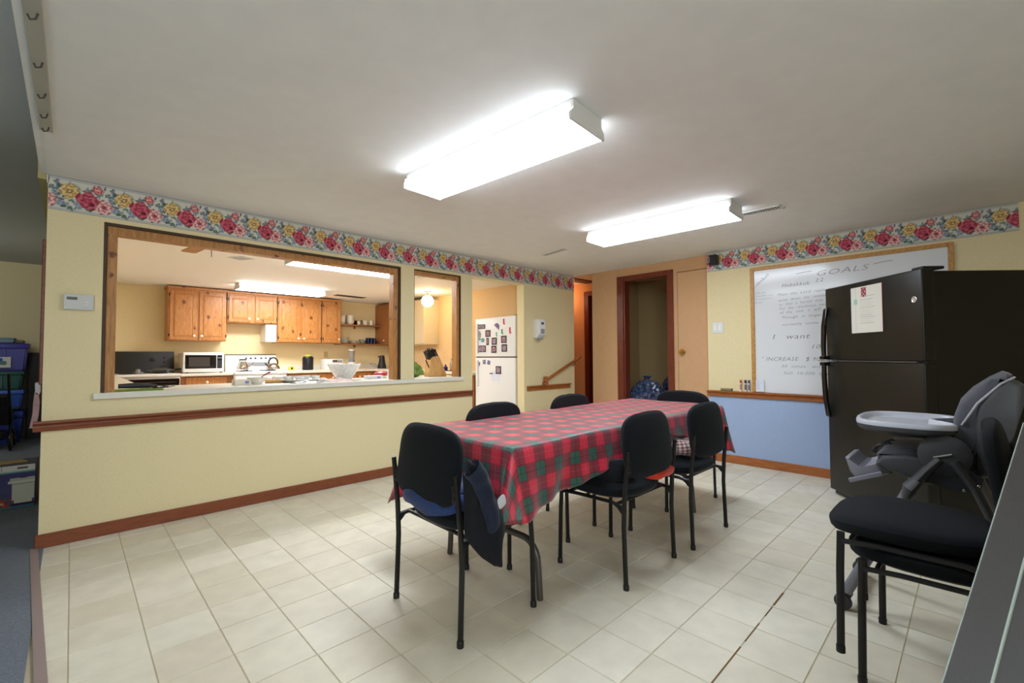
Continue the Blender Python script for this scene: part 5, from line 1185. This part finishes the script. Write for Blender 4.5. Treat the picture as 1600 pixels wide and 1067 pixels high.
for i, (u, z, w_, h_, kd, lb) in enumerate(MAG):
    y, z = fp(u, z); m_ = thing('fridge_magnet', lb, 'magnet' if kd != 'paper' else 'paper', (FX-.0005, y, z), 0, 'magnets and photos on the white refrigerator')
    th_ = .005 if kd != 'paper' else .001
    if kd == 'redsock' or kd == 'greensock':
        b = B(); s_ = w_/.045
        prism(b, [(.012*s_, h_/2), (-.012*s_, h_/2), (-.010*s_, -h_*.1), (-.022*s_, -h_*.35), (-.015*s_, -h_/2), (.008*s_, -h_*.42), (.014*s_, -h_*.15)], 'x', -.005, 0); obj('stocking', b, mat('sock_'+kd+str(int(u*10)), (206, 52, 68) if kd[0] == 'r' else ((40, 150, 104) if u > .6 else (90, 180, 140)), .7), m_)
    elif kd == 'tri':
        b = B(); prism(b, [(.055, .02), (.01, .045), (-.02, .04), (-.05, .01), (-.04, -.05)], 'x', -.005, 0); obj('triangle', b, mat('tri_purple', (126, 100, 160), .6, noise=.4, nscale=60), m_)
    elif kd in ('craft', 'teal'):
        b = B(); prism(b, [(w_/2*math.cos(a)*(1+.2*math.sin(a*5)), h_/2*math.sin(a)) for a in [2*PI*q/22 for q in range(22)]], 'x', -.005, 0); obj('figure', b, mat('craft_'+kd, (150, 146, 150) if kd == 'craft' else (100, 160, 168), .6, noise=.35, nscale=50), m_)
    else:
        b = B(); box(b, -th_, -w_/2, -h_/2, 0, w_/2, h_/2, .001 if th_ > .002 else 0); obj('backing', b, mat('magnet_frame', (52, 44, 50), .5) if kd != 'paper' else mat('note_paper', (222, 224, 236), .7), m_)
        if kd not in ('bar', 'paper'):
            paint_grid('picture', w_*.96, h_*.96, 24, 24, magfn(kd, w_*.96, h_*.96, i), MP, m_, (-th_-.0005, w_*.48, -h_*.48), (0, -1, 0), (0, 0, 1))
        if kd == 'blue': m_.rotation_euler = (.25 if i % 2 else -.1, 0, 0)
# ================================================================== CLOSET: bags of recycling
M_BAG = mat('blue_recycling_bag', (72, 84, 116), .22, noise=.75, nscale=22, bump=.8, bscale=30, coat=.4)
def bag(label, loc, rx, ry, h_, seed, m=M_BAG):
    r = thing('recycling_bag', label, 'bag', loc, 0, None)
    b = B(); bmesh.ops.create_icosphere(b, subdivisions=5, radius=1)
    for v in b.verts:
        n_ = v.co.normalized(); k = 1+.07*math.sin(n_.x*9+seed)*math.sin(n_.y*8+n_.z*6)+.04*math.sin(n_.z*23+n_.x*17+seed)+.025*math.sin(n_.y*41+n_.x*33)
        v.co = Vector((n_.x*rx*k, n_.y*ry*k, h_/2+n_.z*h_/2*k)); v.co.z = max(v.co.z, 0)
    obj('bag_body', b, m, r)
    b = B(); lathe(b, [(.03, h_*.97), (.02, h_*1.02), (.06, h_*1.07), (.05, h_*1.08), (0, h_*1.03)], 14); obj('tied_neck', b, m, r); return r
bag('translucent blue bag of crushed recycling sitting in the closet doorway', (5.62, -.84, .0), .25, .29, .80, 1.)
bag('darker blue recycling bag behind the right door casing in the closet', (6.0, -1.12, .0), .20, .22, .50, 3.)
bag('blue recycling bag lying on top of the darker one in the closet', (6.0, -1.12, .55), .20, .22, .34, 5.)

# ================================================================== CARPETED ROOM AT LEFT
def bin_(label, z0, z1, col, x0=-1.12, x1=-.455, y0=5.02, y1=5.44, lid=True):
    r = thing('storage_tote', label, 'storage box', ((x0+x1)/2, (y0+y1)/2, z0)); hx, hy, h_ = (x1-x0)/2, (y1-y0)/2, z1-z0
    m = mat('tote_%d_%d_%d' % col, col, .35)
    b = B(); v = []
    for z, k in ((0, .90), (h_*.82, .97)): v.append([b.verts.new((sx*hx*k, sy*hy*k, z)) for sx, sy in ((-1, -1), (1, -1), (1, 1), (-1, 1))])
    for k in range(4): b.faces.new((v[0][k], v[0][(k+1) % 4], v[1][(k+1) % 4], v[1][k]))
    b.faces.new(v[0][::-1]); b.faces.new(v[1]); bmesh.ops.bevel(b, geom=list(b.edges), offset=.02, segments=2, affect='EDGES'); obj('tub', b, m, r)
    b = B(); box(b, -hx, -hy, h_*.80, hx, hy, h_*.995, .012, seg=2); obj('rim', b, m, r)
    b = B(); [box(b, x, -hy*.975-.006, h_*.1, x+.02, -hy*.90, h_*.78, .003) for x in (-hx*.5, hx*.35)]; obj('ribs', b, m, r)
    return r
bin_('blue storage tote at the bottom of the stack in the carpeted room', .005, .43, (32, 66, 170))
bin_('light blue storage tote second from the bottom of the stack', .432, .718, (62, 104, 206))
bin_('dark green storage tote in the middle of the stack', .72, .968, (22, 84, 74))
tt = bin_('violet-blue storage tote with a picture label on top of the stack', .970, 1.345, (52, 48, 150), x1=-.42)
def lab(u, v):
    R = np.full_like(u, 214.); G = np.full_like(u, 212.); Bc = np.full_like(u, 206.)
    m = (u-.10)**2+(v-.07)**2 < .045**2; R[m], G[m], Bc[m] = 196, 50, 52
    m = (u-.12)**2+(v-.10)**2 < .03**2; R[m], G[m], Bc[m] = 66, 86, 190
    m = (u-.155)**2+(v-.06)**2 < .03**2; R[m], G[m], Bc[m] = 90, 140, 120
    return R, G, Bc
paint_grid('picture_label', .22, .14, 44, 28, lab, MP, tt, (-.03, -.225, .05), (1, 0, 0), (0, 0, 1))
ld = thing('plastic_tub', 'pale blue-grey shallow tub on top of the storage tote stack', 'tub', (-.80, 5.2, 1.347)); b = B(); box(b, -.24, -.15, 0, .24, .15, .07, .02, seg=2); box(b, -.25, -.16, .052, .25, .16, .07, .006); obj('tub', b, mat('tub_bluegrey', (120, 146, 160), .4), ld)
bt_ = thing('folded_bag', 'flat tan package beside the shallow tub on the tote stack', 'package', (-.56, 5.2, 1.347)); bxo('package', -.0, -.12, 0, .09, .1, .04, mat('pack_tan', (120, 108, 84), .7), bt_, .01)
dk = thing('dark_cabinet', 'tall dark cabinet standing behind the storage totes', 'cabinet', (0, 0, 0)); bxo('body', -.45, 5.45, .005, -.18, 5.63, 1.22, mat('cabinet_dark', (30, 24, 24), .5), dk, .005); bxo('door', -.44, 5.435, .05, -.19, 5.452, 1.18, mat('cabinet_dark', (30, 24, 24), .5), dk, .004)
# stroller: front wheel and frame in view
st2 = thing('stroller', 'folded black stroller with a spoked wheel before the storage totes', 'stroller', (-.62, 4.78, .005))
def wheel(x, y, r_=.085):
    b = B(); tube(b, [(x, y+r_*math.cos(a*PI/12), r_+r_*math.sin(a*PI/12)) for a in range(24)], .014, 8, closed=True)
    bmesh.ops.translate(b, verts=b.verts, vec=(0, 0, .014)); w_ = obj('wheel', b, M_BLACKP, st2)
    b = B(); tube(b, [(x, y+r_*.78*math.cos(a*PI/12), r_+.014+r_*.78*math.sin(a*PI/12)) for a in range(24)], .007, 6, closed=True)
    for q in range(5): a = q*2*PI/5; tube(b, [(x, y, r_+.014), (x, y+r_*.78*math.cos(a), r_+.014+r_*.78*math.sin(a))], .005, 6)
    obj('rim', b, mat('rim_white', (200, 200, 204), .4), w_)
wheel(.10, .10); wheel(.10, -.42, .10); wheel(-.42, .10); wheel(-.42, -.42, .10)
for s in (.08, -.40):
    b = B(); tube(b, [(s, .10, .10), (s, -.1, .33), (s, -.42, .62), (s, -.62, .95)], .014, 8); tube(b, [(s, -.42, .11), (s, -.1, .33), (s, .12, .45)], .014, 8); obj('frame_tube', b, M_BLACKP, st2)
b = B(); tube(b, [(.08, .12, .45), (.14, .14, .47), (-.2, .18, .46), (-.40, .12, .45)], .018, 8); obj('bumper_bar', b, M_BLACKP, st2)
b = B(); prism(b, [(.10, .38), (.12, .44), (-.15, .40), (-.38, .70), (-.42, .66), (-.22, .30), (-.0, .28)], 'x', -.38, .06, 0, .015); obj('seat_fabric', b, mat('stroller_fabric', (26, 26, 30), .9), st2)
b = B(); box(b, -.36, -.32, .13, .04, .02, .22, .02); obj('basket', b, mat('stroller_fabric', (26, 26, 30), .9), st2)
# slow-cooker carton
cb = thing('appliance_carton', 'cardboard slow-cooker carton with a printed white pot on the carpet by the wall end', 'box', (-.185, 1.16, .005), math.radians(-1.5))
bxo('carton', -.46, 0, 0, 0, .30, .325, mat('carton_dark', (62, 62, 80), .5), cb, .003)
def carton_fn(u, v):
    R = 70-26*np.abs(v/.27-.5)+0*u; G = 66-26*np.abs(v/.27-.5)+0*u; Bc = 92+20*(u/.46)+0*v
    def put(m, c): R[m], G[m], Bc[m] = c
    put(v > .262, (70, 120, 120)); put(v > .270, (150, 180, 170)); put(v > .280, (206, 204, 194)); put((v > .29) & (u > .36) & (u < .42) & (v < .305), (92, 84, 96)); put((v > .285) & (u > .28) & (u < .285), (90, 92, 100)); put((v > .285) & (u > .245) & (u < .255), (110, 110, 118))
    put(v < .012, (36, 110, 112))
    n_ = np.sin(u*160)*np.sin(v*190)+np.sin(u*83+v*60)
    put((v < .075) & (v > .012) & (u < .36) & (n_ > -.2), (150, 52, 36)); put((v < .06) & (v > .012) & (u < .30) & (n_ > .9), (196, 150, 110)); put((v < .09) & (v > .02) & (u < .38) & (n_ < -.9), (54, 86, 50))
    cx = u-.395; put((np.abs(cx) < .058-.10*(.19-v)*0-.012*(v < .06)) & (v > .035) & (v < .19), (186, 186, 168)); put((np.abs(cx) < .078) & (v > .185) & (v < .205), (196, 196, 180)); put((np.abs(cx) < .07) & (v > .205) & (v < .225), (170, 172, 158)); put((np.abs(cx) < .02) & (v > .222) & (v < .232), (40, 40, 44)); put((np.abs(cx) < .055) & (v > .178) & (v < .184), (120, 122, 112))
    put((np.abs(cx) < .06) & (v > .02) & (v < .035), (24, 24, 26))
    return R, G, Bc
paint_grid('printed_front', .456, .320, 152, 106, carton_fn, MP, cb, (-.458, -.0015, .002), (1, 0, 0), (0, 0, 1))
text_mesh([('Proctor-Silex', (-.402, -.0022, .232), Vector((1, 0, 0)), Vector((0, 0, 1)), .022, 0, 0), ('Slow', (-.33, -.0022, .198), Vector((1, 0, 0)), Vector((0, 0, 1)), .018, .2, 0), ('Cooker', (-.30, -.0022, .170), Vector((1, 0, 0)), Vector((0, 0, 1)), .018, .2, 0)], mat('print_white', (214, 214, 216), .5), 'lettering', cb)
b = B(); prism(b, [(-.40, .06), (-.05, .10), (-.09, .22), (-.40, .20)], 'z', .326, .334); obj('top_flap', b, mat('flap_tan', (170, 140, 84), .7), cb)
b = B(); box(b, -.45, .0, .325, -.30, .28, .333); obj('top_flap', b, mat('flap_brown', (150, 110, 84), .7), cb)
# pale pink cloth hooked behind the wall end
pk = thing('pink_cloth', 'pale pink cloth hanging at the end of the cream wall above the chair rail', 'cloth')
b = B(); prism(b, [(-.162, .93), (-.145, .925), (-.140, .86), (-.148, .78), (-.156, .70), (-.185, .70), (-.176, .78), (-.170, .86)], 'y', .22, .42, 0, .004); 
for v in b.verts: v.co.x += .004*math.sin(v.co.y*50+v.co.z*20)
obj('cloth', b, mat('pink_cloth', (196, 160, 160), .9, noise=.1), pk)
b = B(); prism(b, [(-.165, .985), (-.140, .99), (-.138, .93), (-.150, .90), (-.163, .92)], 'y', .22, .34, 0, .003); obj('white_band', b, mat('white_cloth', (216, 212, 214), .9), pk)
